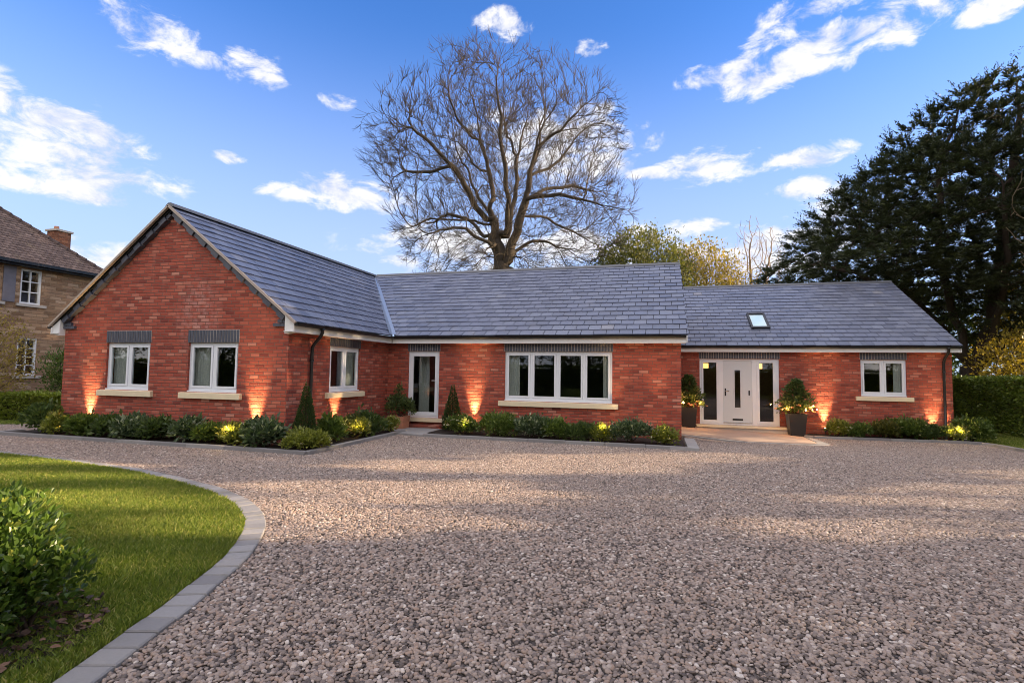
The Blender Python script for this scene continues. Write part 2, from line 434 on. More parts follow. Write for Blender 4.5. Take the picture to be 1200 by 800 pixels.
def grid_sheet(name, poly, step, z, mat, kind='structure', thick=None):
    """a sheet following the lie of the land inside a polygon (clipped cell by cell to the outline)"""
    import bmesh
    bm = bmesh.new()
    vs = [bm.verts.new((p[0], p[1], 0)) for p in poly]
    bm.faces.new(vs)
    xs = [p[0] for p in poly]; ys = [p[1] for p in poly]
    for ax, lo, hi in ((0, min(xs), max(xs)), (1, min(ys), max(ys))):
        q = math.ceil(lo/step)*step
        while q < hi:
            co = [0, 0, 0]; no = [0, 0, 0]; co[ax] = q; no[ax] = 1
            bmesh.ops.bisect_plane(bm, geom=bm.verts[:] + bm.edges[:] + bm.faces[:], plane_co=co, plane_no=no)
            q += step
    bmesh.ops.triangulate(bm, faces=bm.faces[:])
    for v in bm.verts: v.co.z = float(gz(v.co.x, v.co.y)) + z
    bm.normal_update()
    for f in bm.faces:
        if f.normal.z < 0: f.normal_flip()
    me = bpy.data.meshes.new(name); bm.to_mesh(me); bm.free(); me.materials.append(mat)
    o = bpy.data.objects.new(name, me); C.objects.link(o); o['kind'] = kind
    return o

def catmull(P, n=10):
    P = np.array(P, float); out = []
    for i in range(len(P)-1):
        p0 = P[max(i-1, 0)]; p1 = P[i]; p2 = P[i+1]; p3 = P[min(i+2, len(P)-1)]
        for t in np.linspace(0, 1, n, endpoint=False):
            out.append(.5*((2*p1) + (-p0+p2)*t + (2*p0-5*p1+4*p2-p3)*t*t + (-p0+3*p1-3*p2+p3)*t**3))
    out.append(P[-1]); return np.array(out)

def mat_grassbase():
    t = NT('lawn_turf'); p = t.pos()
    n = t.noise(p, 3.0, 5, .6); f = t.noise(p, 60, 4, .7)
    c = t.mix(n, (.05, .08, .012), (.10, .14, .022)); c = t.mix(t.math('MULTIPLY', f, .5), c, (.14, .13, .04))
    return t.done(t.pbsdf(c, .9, f, .03, 1, .1))
TURF = mat_grassbase()
def mat_gravelbase():
    t = NT('gravel_base'); p = t.pos()
    v = t.n('TexVoronoi'); v.inputs['Scale'].default_value = 44; t.set(v.inputs['Vector'], p)
    rc = t.n('SeparateXYZ', {0: v.outputs['Color']}).outputs[0]
    c = t.ramp(rc, [(0, (.16, .13, .115)), (.3, (.25, .205, .18)), (.6, (.33, .275, .245)), (.85, (.42, .36, .325)), (1, (.55, .5, .46))])
    d = t.sstep(v.outputs['Distance'], .75, .25)
    c = t.mix(.62, c, (.055, .044, .038)); c = t.mix(d, (.06, .048, .042), c)
    return t.done(t.pbsdf(c, .75, d, .02, 1, .3))
GRAVELBASE = mat_gravelbase()
def mat_pebble():
    t = NT('pebble'); r = t.n('ObjectInfo').outputs['Random']; p = t.pos()
    c = t.ramp(r, [(0, (.075, .057, .05)), (.14, (.155, .12, .103)), (.34, (.265, .207, .176)), (.56, (.34, .268, .228)), (.74, (.32, .22, .166)), (.88, (.39, .315, .27)), (.96, (.48, .40, .35)), (1, (.64, .57, .51))])
    n = t.noise(p, 55, 3)
    c = t.mix(t.math('MULTIPLY', n, .35), c, t.mix(.6, c, (.08, .07, .06)))
    big = t.noise(p, .55, 3)
    c = t.mix(t.math('MULTIPLY', t.sstep(big, .4, .7), .18), c, (.20, .16, .14))
    return t.done(t.pbsdf(c, .62, n, .004, .6, .35))
PEBBLE = mat_pebble()

# far ground
g = MB(); g.poly([(-300, -300, -.30), (300, -300, -.30), (300, 300, -.30), (-300, 300, -.30)]).build('ground', TURF)['kind'] = 'structure'
# near ground, a grass sheet under everything
grid_sheet('near_ground', [(-30, -32), (36, -32), (36, 30), (-30, 30)], 1.5, -.05, TURF)

EDGE_OUT = catmull([(-14, -6.6), (-8, -6.5), (-3.9, -6.64), (-1.9, -6.82), (-.24, -7.06), (.89, -7.36), (1.86, -7.68), (2.62, -8.04), (3.13, -8.39), (3.52, -8.75), (3.79, -9.1), (4.02, -9.47), (4.18, -9.78), (4.29, -10.08), (4.44, -10.46), (4.55, -10.82), (4.64, -11.1), (4.74, -11.45), (4.95, -12.3), (5.3, -14), (6.0, -18)], 14)
tg = np.gradient(EDGE_OUT, axis=0); tg /= np.linalg.norm(tg, axis=1)[:, None]
EDGE_IN = EDGE_OUT + np.stack([tg[:, 1], -tg[:, 0]], 1)*.195

# driveway
drive_poly = [tuple(p) for p in EDGE_OUT[::6]] + [(14, -18), (15.9, -8), (15.95, 2.4), (15.85, 4.0), (15.5, 4.5), (15.5, 5.2), (-7.2, 5.2), (-7.4, -2.4), (-8.49, -3.0), (-9.4, -3.6), (-14, -6.2)]
drive = grid_sheet('driveway', drive_poly, .6, 0., GRAVELBASE)
# lawn
lawn_poly = [tuple(p) for p in EDGE_IN[::6]] + [(-14, -18)]
lawn = grid_sheet('lawn', lawn_poly, 1.0, .020, TURF)

# edging setts along the lawn
mb = MB(); s = np.concatenate([[0], np.cumsum(np.linalg.norm(np.diff(EDGE_OUT, axis=0), axis=1))])
q = 0.
while q < s[-1] - .2:
    L = .172
    a = [np.interp(q + e, s, EDGE_OUT[:, 0]) for e in (.006, L-.006)]; b = [np.interp(q + e, s, EDGE_OUT[:, 1]) for e in (.006, L-.006)]
    c_ = [np.interp(q + e, s, EDGE_IN[:, 0]) for e in (.006, L-.006)]; d_ = [np.interp(q + e, s, EDGE_IN[:, 1]) for e in (.006, L-.006)]
    dz = random.uniform(-.004, .004)
    t_ = .030 + dz; e = .008
    o0, o1 = np.array([a[0], b[0]]), np.array([a[1], b[1]]); i0, i1 = np.array([c_[0], d_[0]]), np.array([c_[1], d_[1]])
    cen = (o0+o1+i0+i1)/4
    base = [o0, o1, i1, i0]; top = [p + (cen-p)/np.linalg.norm(cen-p)*e*1.4 for p in base]
    V = [(p[0], p[1], -.06) for p in base] + [(p[0], p[1], t_-e) for p in base] + [(p[0], p[1], t_) for p in top]
    F = [[8, 9, 10, 11]] + [[i, (i+1) % 4, 4+(i+1) % 4, 4+i] for i in range(4)] + [[4+i, 4+(i+1) % 4, 8+(i+1) % 4, 8+i] for i in range(4)]
    mb.add(V, [f if len(f) == 4 else f for f in F], 0, [random.random()]*9)
    q += L
def mat_sett():
    t = NT('grey_sett'); p = t.pos(); r = t.attr()
    n = t.noise(p, 40, 5, .7)
    c = t.ramp(r, [(0, (.21, .20, .205)), (.5, (.27, .26, .26)), (1, (.33, .315, .31))])
    c = t.mix(t.math('MULTIPLY', n, .4), c, (.16, .155, .15))
    c = t.mix(t.math('MULTIPLY', t.sstep(t.noise(p, 3.1, 6, .7), .52, .72), .5), c, (.15, .145, .11))
    return t.done(t.pbsdf(c, .85, n, .006, .8, .3))
SETT = mat_sett()
mb.build('lawn_edging', SETT)['kind'] = 'structure'

# gravel pebbles (geometry nodes on a copy of the driveway outline)
def gravel(name, poly, dens, dmin, rmin, rmax, seed):
    o = grid_sheet(name, poly, .6, .004, PEBBLE, 'stuff')
    ng = bpy.data.node_groups.new(name, 'GeometryNodeTree')
    ng.interface.new_socket('Geometry', in_out='INPUT', socket_type='NodeSocketGeometry')
    ng.interface.new_socket('Geometry', in_out='OUTPUT', socket_type='NodeSocketGeometry')
    N = ng.nodes; Lk = ng.links
    gi = N.new('NodeGroupInput'); go = N.new('NodeGroupOutput')
    dp = N.new('GeometryNodeDistributePointsOnFaces'); dp.distribute_method = 'POISSON'
    dp.inputs['Distance Min'].default_value = dmin; dp.inputs['Density Max'].default_value = dens; dp.inputs['Seed'].default_value = seed
    Lk.new(gi.outputs[0], dp.inputs['Mesh'])
    ico = N.new('GeometryNodeMeshIcoSphere'); ico.inputs['Radius'].default_value = 1.; ico.inputs['Subdivisions'].default_value = 2
    sp = N.new('GeometryNodeSetPosition')
    nz = N.new('ShaderNodeTexNoise'); nz.inputs['Scale'].default_value = .9
    vm = N.new('ShaderNodeVectorMath'); vm.operation = 'SUBTRACT'; vm.inputs[1].default_value = (.5, .5, .5)
    vs = N.new('ShaderNodeVectorMath'); vs.operation = 'SCALE'; vs.inputs['Scale'].default_value = .45
    Lk.new(nz.outputs['Color'], vm.inputs[0]); Lk.new(vm.outputs[0], vs.inputs[0]); Lk.new(vs.outputs[0], sp.inputs['Offset'])
    Lk.new(ico.outputs[0], sp.inputs['Geometry'])
    sm = N.new('GeometryNodeSetShadeSmooth'); Lk.new(sp.outputs[0], sm.inputs[0])
    mt = N.new('GeometryNodeSetMaterial'); mt.inputs['Material'].default_value = PEBBLE; Lk.new(sm.outputs[0], mt.inputs[0])
    ip = N.new('GeometryNodeInstanceOnPoints'); Lk.new(dp.outputs['Points'], ip.inputs['Points']); Lk.new(mt.outputs[0], ip.inputs['Instance'])
    def rv(lo, hi, sd, typ='FLOAT_VECTOR'):
        r = N.new('FunctionNodeRandomValue'); r.data_type = typ
        ins = [i for i in r.inputs if i.enabled]
        ins[0].default_value = lo; ins[1].default_value = hi
        for i in r.inputs:
            if i.name == 'Seed': i.default_value = sd
        return [x for x in r.outputs if x.enabled][0]
    Lk.new(rv((-.5, -.5, 0), (.5, .5, 6.283), 3), ip.inputs['Rotation'])
    base = N.new('ShaderNodeVectorMath'); base.operation = 'MULTIPLY'
    Lk.new(rv((.85, .68, .42), (1.2, 1.0, .70), 5), base.inputs[0])
    sc = N.new('ShaderNodeVectorMath'); sc.operation = 'SCALE'; Lk.new(base.outputs[0], sc.inputs[0])
    base.inputs[1].default_value = (1, 1, 1)
    Lk.new(rv(rmin, rmax, 9, 'FLOAT'), sc.inputs['Scale'])
    Lk.new(sc.outputs[0], ip.inputs['Scale'])
    tr = N.new('GeometryNodeTranslateInstances'); Lk.new(ip.outputs[0], tr.inputs[0])
    Lk.new(rv((0, 0, -.006), (0, 0, .013), 13), tr.inputs['Translation'])
    jn = N.new('GeometryNodeJoinGeometry'); Lk.new(tr.outputs[0], jn.inputs[0])
    Lk.new(jn.outputs[0], go.inputs[0])
    md = o.modifiers.new('pebbles', 'NODES'); md.node_group = ng
    return o
gpoly = [tuple(p) for p in EDGE_OUT[::6] if p[0] > -10 and p[1] > -13.4] + [(4.9, -13.3), (13.5, -13.3), (15.85, -6), (15.9, 2.4), (15.8, 4.0), (15.3, 4.2), (11.5, 3.9), (11.45, 2.6), (10.9, 1.85), (9.9, 1.6), (7.98, 1.75), (7.98, -1.72), (2.0, -1.72), (2.0, -1.45), (1.2, -1.5), (1.2, -4.98), (-6.95, -4.98), (-7.6, -3.0), (-8.45, -3.05), (-9.4, -3.65), (-10, -4.0)]
tag(gravel('gravel', gpoly, 4600, .0152, .0105, .0200, 4), 'pinkish grey rounded pebbles covering the driveway', 'gravel')

# grass blades
def inside(poly, X, Y):
    poly = np.array(poly); r = np.zeros(len(X), bool); j = len(poly)-1
    for i in range(len(poly)):
        xi, yi = poly[i]; xj, yj = poly[j]
        r ^= ((yi > Y) != (yj > Y)) & (X < (xj-xi)*(Y-yi)/(yj-yi+1e-12)+xi); j = i
    return r
CAM = np.array([7.341, -13.275, 1.551])
def blades(mb, poly, n, z0, rng, hmin=.022, hmax=.05, bunch=.55):
    P = np.array(poly); lo = P.min(0); hi = P.max(0)
    X = rng.uniform(lo[0], hi[0], n*3); Y = rng.uniform(lo[1], hi[1], n*3)
    d = np.hypot(X - CAM[0], Y - CAM[1])
    k = (rng.uniform(size=n*3) < np.clip((5.2/np.maximum(d, 3.))**1.5, .0, 1)) & inside(poly, X, Y)
    X, Y, d = X[k], Y[k], d[k]; m = len(X)
    h = rng.uniform(hmin, hmax, m); w = .0042*np.clip(d/4.5, 1, 4.5)
    a = rng.uniform(0, 6.283, m); l = rng.uniform(0.1, .9, m)*h; b = rng.uniform(0, 6.283, m)
    Z = gz(X, Y) + z0
    S = np.stack([np.cos(a), np.sin(a), np.zeros(m)], 1)*w[:, None]; P0 = np.stack([X, Y, Z], 1)
    T = np.stack([np.cos(b)*l, np.sin(b)*l, h], 1); M = np.stack([np.cos(b)*l*.3, np.sin(b)*l*.3, h*.6], 1)
    V = np.stack([P0 - S, P0 + S, P0 + M + S*.75, P0 + T, P0 + M - S*.75], 1).reshape(-1, 3)
    q = np.arange(m)[:, None]*5
    mb.add(V, np.concatenate([q, q+1, q+2, q+3, q+4], 1), 0, np.clip(rng.normal(.47, .3, m), 0, 1))
def mat_blade():
    t = NT('grass_blade'); r = t.attr(); p = t.pos()
    c = t.ramp(r, [(0, (.075, .115, .018)), (.4, (.15, .21, .034)), (.75, (.25, .30, .05)), (1, (.46, .41, .16))])
    big = t.noise(p, 1.1, 4)
    c = t.mix(t.math('MULTIPLY', t.sstep(big, .42, .72), .4), c, (.14, .155, .04))
    b = t.pbsdf(c, .5, None, spec=.3)
    tl = t.n('BsdfTranslucent'); t.set(tl.inputs[0], t.mix(1., c, (1.5, 1.5, .6), 'MULTIPLY'))
    ms = t.n('MixShader', {0: .35}); t.t.links.new(b.outputs[0], ms.inputs[1]); t.t.links.new(tl.outputs[0], ms.inputs[2])
    return t.done(ms)
BLADE = mat_blade()
mb = MB()
lp = [tuple(p) for p in EDGE_IN[::4] if p[1] > -13] + [(2.5, -13), (-9, -10)]
blades(mb, lp, 620000, .015, RNG, .025, .06)
tag(mb.build('grass', BLADE), 'short mown green lawn grass in front of the house', 'grass', kind='stuff')
mb = MB()
RL = [(16.02, -2), (16.05, 2.6), (16.0, 4.0), (15.7, 4.7), (15.7, 14), (18.4, 14), (18.4, -2)]
blades(mb, RL, 330000, -.03, RNG, .03, .06)
LL = [(-13, -5.7), (-9.45, -3.6), (-8.5, -2.95), (-7.5, -2.3), (-7.5, 2), (-13, 2)]
blades(mb, LL, 330000, -.03, RNG, .03, .06)
tag(mb.build('verge_grass', BLADE), 'strip of grass at the foot of the garden hedges', 'grass', kind='stuff')

# ------------------------------------------------------------------ the bungalow
A, B, W, CY, D = 4.144, 7.842, 6.275, 4.976, 15.559
ZH, ZS, ZF, ZE, ZR = 2.10, 1.034, 2.323, 2.502, 5.14
E_, O_, O2 = .272, .161, .146
VR = 4.397; XL = -W/2
house = empty('brick_bungalow', (0, 0, 0), 'long red brick bungalow with grey slate roofs and a gabled left wing', 'house')
TH = .30
def wall_mesh(mb, fmap, a0, a1, z0, z1, ops, th=TH, mat=0):
    """fmap(a, depth, z) -> world; openings as (a0, a1, z0, z1)"""
    As = sorted(set([a0, a1] + [o[0] for o in ops] + [o[1] for o in ops])); Zs = sorted(set([z0, z1] + [o[2] for o in ops] + [o[3] for o in ops]))
    for i in range(len(As)-1):
        for j in range(len(Zs)-1):
            ca, cz = (As[i]+As[i+1])/2, (Zs[j]+Zs[j+1])/2
            if any(o[0] < ca < o[1] and o[2] < cz < o[3] for o in ops): continue
            x0, x1, y0, y1 = As[i], As[i+1], Zs[j], Zs[j+1]
            mb.quad(fmap(x0, 0, y0), fmap(x1, 0, y0), fmap(x1, 0, y1), fmap(x0, 0, y1), mat)
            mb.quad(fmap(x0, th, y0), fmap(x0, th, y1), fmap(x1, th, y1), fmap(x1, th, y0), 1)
    for (x0, x1, y0, y1) in ops:
        mb.quad(fmap(x0, 0, y0), fmap(x0, 0, y1), fmap(x0, th, y1), fmap(x0, th, y0), mat)
        mb.quad(fmap(x1, 0, y0), fmap(x1, th, y0), fmap(x1, th, y1), fmap(x1, 0, y1), mat)
        mb.quad(fmap(x0, 0, y1), fmap(x1, 0, y1), fmap(x1, th, y1), fmap(x0, th, y1), mat)
        mb.quad(fmap(x0, 0, y0), fmap(x0, th, y0), fmap(x1, th, y0), fmap(x1, 0, y0), mat)
    mb.quad(fmap(a0, 0, z0), fmap(a0, th, z0), fmap(a0, th, z1), fmap(a0, 0, z1), mat)
    mb.quad(fmap(a1, 0, z0), fmap(a1, 0, z1), fmap(a1, th, z1), fmap(a1, th, z0), mat)
F_G = lambda a, d, z: (a, -A + d, z)          # gable front
F_S = lambda a, d, z: (0 - d, a, z)           # side wall, faces +x
F_M = lambda a, d, z: (a, 0 + d, z)           # main front
F_R = lambda a, d, z: (a, CY + d, z)          # right wing front
WG = [(-4.931, -3.646, ZS, ZH), (-2.567, -1.247, ZS, ZH)]
WS = [(-2.711, -1.447, ZS, ZH)]
WM = (3.42, 6.207, .815, ZH); FD = (.626, 1.553, .283, ZH)
WR = (13.222, 14.416, .99, 2.09); DR = (8.602, 10.972, -.03, 2.09)
mb = MB()
wall_mesh(mb, F_G, -W, 0, -.4, ZE+.02, WG)
wall_mesh(mb, F_S, -A+TH, 0, -.4, ZE+.02, WS)
wall_mesh(mb, F_M, 0, B, -.4, ZE+.02, [WM, FD])
wall_mesh(mb, F_R, B+.001, D, -.4, ZE+.02, [WR, DR])
# gable triangle
slope_l = (ZR-ZE)/(W/2+E_)
za = ZE + .02 + (W/2)*slope_l - .06
zb = ZE + .02
for y, flip in ((-A, 0), (-A+TH, 1)):
    p = [(-W, y, zb), (0, y, zb), (XL, y, za+.12)]
    mb.poly(p if not flip else p[::-1], 0 if not flip else 1)
# other outer walls
def plainwall(p, q, z0, z1):
    mb.quad((p[0], p[1], z0), (q[0], q[1], z0), (q[0], q[1], z1), (p[0], p[1], z1))
def rect_wall(x0, y0, x1, y1, z0, z1): mb.box((x0, y0, z0), (x1, y1, z1))
rect_wall(-W, -A+TH+.001, -W+TH, 2*VR, -.4, ZE)
rect_wall(-W+TH+.001, 2*VR-TH, B-TH-.001, 2*VR, -.4, ZE)
rect_wall(B-TH, TH+.001, B-.001, 2*VR, -.4, ZE)
rect_wall(D-TH, CY+TH+.001, D, CY+2*VR, -.4, ZE)
rect_wall(B, CY+2*VR-TH, D-TH-.001, CY+2*VR, -.4, ZE)
# right-hand gables (main block and right wing)
for gx, gy in ((B-.002, 0), (D-.001, CY)):
    for x in (gx, gx-TH+.02):
        mb.poly([(x, gy, ZE), (x, gy+2*VR, ZE), (x, gy+VR, ZR-.12)])
mb.build('wall', [BRICK, INNER], house)
# floors and partitions inside the rooms
mb = MB()
mb.box((-W+TH, -A+TH, -.1), (0-TH, 2*VR-TH, -.02)); mb.box((-TH+.002, TH, -.1), (B-TH, 2*VR-TH, -.021)); mb.box((B+.01, CY+TH, -.16), (D-TH, CY+2*VR-TH, -.04))
mb.box((-W+TH, .2, -.02), (-TH, .3, 2.4)); mb.box((-.30, TH, -.02), (-.20, 5, 2.4)); mb.box((0, 4.6, -.02), (B-TH, 4.7, 2.4))
mb.box((11.7, CY+TH, -.04), (11.8, CY+4, 2.4)); mb.box((8, CY+3.6, -.04), (15.2, CY+3.7, 2.4))
mb.box((-W+.1, -A+.31, 2.40), (-.31, 2*VR-.31, 2.46)); mb.box((-.2, .31, 2.401), (B-.31, 2*VR-.31, 2.461)); mb.box((B+.02, CY+.31, 2.40), (D-.31, CY+2*VR-.31, 2.46))
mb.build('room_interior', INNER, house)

# ---- roofs: every slate is a thin tilted piece of the slope's mesh
GAPDARK = mat_plain('roofing_felt', (.015, .015, .018), .95)
def slates(name, p_eave, along, up, length, slope_len, clip=None, gauge=.295, width=.315, mat=SLATE, parent=house, seed=1, th=.024, start=0.):
    """p_eave corner; along, up unit vectors; clip(t)->(a_min,a_max) for height fraction t"""
    rng = np.random.default_rng(seed); mb = MB()
    along = np.array(along, float); up = np.array(up, float); N = np.cross(along, up); N /= np.linalg.norm(N)
    if N[2] < 0: N = -N
    p = np.array(p_eave, float); rows = int(round(slope_len/gauge)); gg = slope_len/rows
    Vs, Fs, R = [], [], []; nb = 0
    for r in range(rows):
        s0 = r*gg - .01; s1 = min((r+1)*gg + .03, slope_len)
        off = (r % 2)*.5*width + rng.uniform(-.01, .01)
        a = -off
        while a < length:
            a0, a1 = a + .007, a + width - .007
            a += width
            q = []
            for (aa, ss) in ((a0, s0), (a1, s0), (a1, s1), (a0, s1)):
                lo, hi = 0., length
                if clip is not None:
                    l2, h2 = clip(min(max(ss/slope_len, 0), 1)); lo, hi = max(lo, l2), min(hi, h2)
                q.append(min(max(aa, lo), hi))
            if abs(q[1]-q[0]) + abs(q[2]-q[3]) < .02: continue
            jl = rng.uniform(-.003, .005); ds = rng.uniform(-.007, .007)
            bot = [p + along*q[0] + up*(s0+ds) + N*(th*1.15 + jl), p + along*q[1] + up*(s0+ds) + N*(th*1.15 + jl + rng.uniform(-.001, .002)),
                   p + along*q[2] + up*s1 + N*(th*.15), p + along*q[3] + up*s1 + N*(th*.15)]
            low = [b_ - N*th for b_ in bot]
            Vs += bot + low
            Fs += [[nb, nb+1, nb+2, nb+3], [nb, nb+4, nb+5, nb+1], [nb+1, nb+5, nb+6, nb+2], [nb+3, nb+7, nb+4, nb]]
            R += [np.clip(rng.normal(.45, .2), 0, 1)]*4; nb += 8
    mb.add(Vs, Fs, 0, R)
    # sarking board below so that nothing shows through the gaps
    cor = []
    for ss in np.linspace(0, 1, 13):
        lo, hi = (0, length) if clip is None else clip(ss)
        cor.append((p + along*max(lo, 0) + up*ss*slope_len - N*.006, p + along*min(hi, length) + up*ss*slope_len - N*.006))
    for i in range(12):
        mb.quad(cor[i][0], cor[i][1], cor[i+1][1], cor[i+1][0], 1, .1)
    return mb.build(name, [mat, GAPDARK], parent)
rise = ZR - ZE
runL = W/2 + E_; SL = math.hypot(runL, rise); runM = VR + E_; SM = math.hypot(runM, rise)
upL = (-runL/SL, 0, rise/SL); upR = (runL/SL, 0, rise/SL); upM = (0, runM/SM, rise/SM); upB = (0, -runM/SM, rise/SM)
y0 = -A - O_
slates('roof', (E_, y0, ZE), (0, 1, 0), upL, 2*VR+E_-y0, SL, lambda t: (0, (-E_ + t*(VR+E_)) - y0 - .05), seed=3)
slates('roof', (-W-E_, y0, ZE), (0, 1, 0), upR, 2*VR+E_-y0, SL, seed=4)
xm1 = B + O2
slates('roof', (-4, -E_, ZE), (1, 0, 0), upM, xm1+4, SM, lambda t: (E_ - t*(W/2+E_) + 4 + .05, 99), seed=5)
slates('roof', (-3, 2*VR+E_, ZE), (1, 0, 0), upB, xm1+3, SM, seed=6)
slates('roof', (B+.01, CY-E_, ZE), (1, 0, 0), upM, D+O2-B-.01, SM, seed=7)
slates('roof', (B+.01, CY+2*VR+E_, ZE), (1, 0, 0), upB, D+O2-B-.01, SM, seed=8)
# valley
mb = MB()
a = np.array([E_+.05, -E_-.10, ZE+.03]); b = np.array([XL, VR, ZR+.005]); n = 14
vd = unit((b-a)[None])[0]; sd = unit(np.cross(vd, (0, 0, 1.))[None])[0]
for i in range(n):
    p0, p1 = a + (b-a)*i/n, a + (b-a)*(i+1)/n
    for sgn in (-1, 1):
        q = sd*sgn*.085 + np.array([0, 0, .028])
        mb.quad(p0, p1, p1+q, p0+q); 
mb.build('valley', LEAD, house)
# ridges
def ridge(pts_a, pts_b, n):
    mb = MB(); a, b = np.array(pts_a), np.array(pts_b); d = (b-a)/n; L = np.linalg.norm(d); u = d/L; sd = np.cross(u, (0, 0, 1.))
    for i in range(n):
        p, q = a + d*i + u*.003, a + d*(i+1) - u*.003
        pr = [(-.13, -.075), (-.10, -.03), (-.04, .022), (.04, .022), (.10, -.03), (.13, -.075)]
        V = [p + sd*x + np.array([0, 0, z]) for x, z in pr] + [q + sd*x + np.array([0, 0, z]) for x, z in pr]
        mb.add(V, [[j, j+1, 7+j, 6+j] for j in range(5)], 0, [random.random()]*5); mb.add(V[:6], [[0, 1, 2, 3, 4, 5]]); mb.add(V[6:], [[5, 4, 3, 2, 1, 0]])
    return mb.build('ridge_tiles', RIDGE, house)
ridge((XL, y0, ZR+.045), (XL, 2*VR+E_, ZR+.045), 30)
ridge((XL+.15, VR, ZR+.03), (xm1, VR, ZR+.03), 25)
ridge((B+.02, CY+VR, ZR+.03), (D+O2, CY+VR, ZR+.03), 17)

# fascias, soffits, gutters
def eave_run(p, q, out):
    """p->q along the wall foot of the eave, out = outward unit vector"""
    p, q, o = np.array(p, float), np.array(q, float), np.array(out, float)
    mb = MB(); u = unit((q-p)[None])[0]
    f0, f1 = p + o*(E_-.03), q + o*(E_-.03)
    def bx(a0, a1, d0, d1, z0, z1, mb, m=0):
        V = []
        for z in (z0, z1):
            V += [a0 + o*d0, a1 + o*d0, a1 + o*d1, a0 + o*d1]
        V = [np.array([v[0], v[1], (z0 if i < 4 else z1)]) for i, v in enumerate(V)]
        mb.add(V, [[0, 3, 2, 1], [4, 5, 6, 7], [0, 1, 5, 4], [1, 2, 6, 5], [2, 3, 7, 6], [3, 0, 4, 7]], m)
    bx(p, q, E_-.055, E_-.03, ZF-.02, ZE-.045, mb)
    bx(p, q, .002, E_-.056, ZF-.012, ZF+.004, mb)
    mb.build('fascia', FASCIA, house)
    mb = MB(); k = 9
    ang = np.linspace(math.pi, 2*math.pi, k)
    R = .058; V = []
    for e in (p - u*.0, q + u*.0):
        for rr in (R, R-.008):
            for t in ang:
                V.append(e + o*(E_-.03+.003+R + rr*math.cos(t)) + np.array([0, 0, ZE-.022 + rr*math.sin(t)]))
    F = []
    for j in range(k-1):
        F += [[j, j+1, 2*k+j+1, 2*k+j], [k+j, 3*k+j, 3*k+j+1, k+j+1], [j, k+j, k+j+1, j+1], [2*k+j, 2*k+j+1, 3*k+j+1, 3*k+j]]
    F += [[0, 2*k, 3*k, k], [k-1, 2*k-1, 4*k-1, 3*k-1]]
    mb.add(V, F)
    for e in (p, q):                                            # stop ends
        mb.add([e + o*(E_-.027+R + R*math.cos(t)) + np.array([0, 0, ZE-.022 + R*math.sin(t)]) for t in ang], [list(range(k))])
    L = np.linalg.norm(q-p)
    mb.build('gutter', BLACKPL, house)
eave_run((0, y0, 0), (0, -E_-.0, 0), (1, 0, 0))
eave_run((E_-.03, 0, 0), (xm1-.04, 0, 0), (0, -1, 0))
eave_run((B+.01, CY, 0), (D+O2, CY, 0), (0, -1, 0))
eave_run((-W, y0, 0), (-W, 2*VR, 0), (-1, 0, 0))
# box ends of the eaves at the gable, and barge ends of the right-hand verges
for x0_, x1_ in ((.0, E_-.032), (-W-E_+.032, -W)):
    mb = MB(); yb = -A - .03
    inner = x0_ if x0_ == 0 else x1_; outer = x1_ if x0_ == 0 else x0_
    zi = ZE + (E_)*slope_l - .07; zo = ZE + .0 - .03
    pts = [(inner, ZF-.05), (outer, ZF-.02), (outer, zo), (inner, zi)]
    V = [(x, yb-.10, z) for x, z in pts] + [(x, yb+.05, z) for x, z in pts]
    mb.add(V, [[0, 1, 2, 3], [7, 6, 5, 4], [0, 4, 5, 1], [1, 5, 6, 2], [2, 6, 7, 3], [3, 7, 4, 0]])
    mb.build('eave_box_end', FASCIA, house)
for gx, gy in ((B, 0), (D, CY)):
    mb = MB()
    for q0, q1 in (((gx, gy-E_, ZE-.03), (gx, gy+VR, ZR-.02)), ((gx, gy+2*VR+E_, ZE-.03), (gx, gy+VR, ZR-.02))):
        a, b = np.array(q0), np.array(q1)
        V = []
        for x in (.11, .135):
            for p_ in (a, b):
                for dz in (-.16, 0.): V.append(p_ + np.array([x, 0, dz]))
        mb.add(V, [[0, 2, 3, 1], [4, 5, 7, 6], [0, 4, 6, 2], [1, 3, 7, 5], [0, 1, 5, 4]])
        V = [a + np.array([x, 0, z]) for x, z in ((0., -.165), (.108, -.165))] + [b + np.array([x, 0, z]) for x, z in ((0., -.165), (.108, -.165))]
        mb.add(V, [[0, 1, 3, 2]])
    mb.build('barge_board', FASCIA, house)
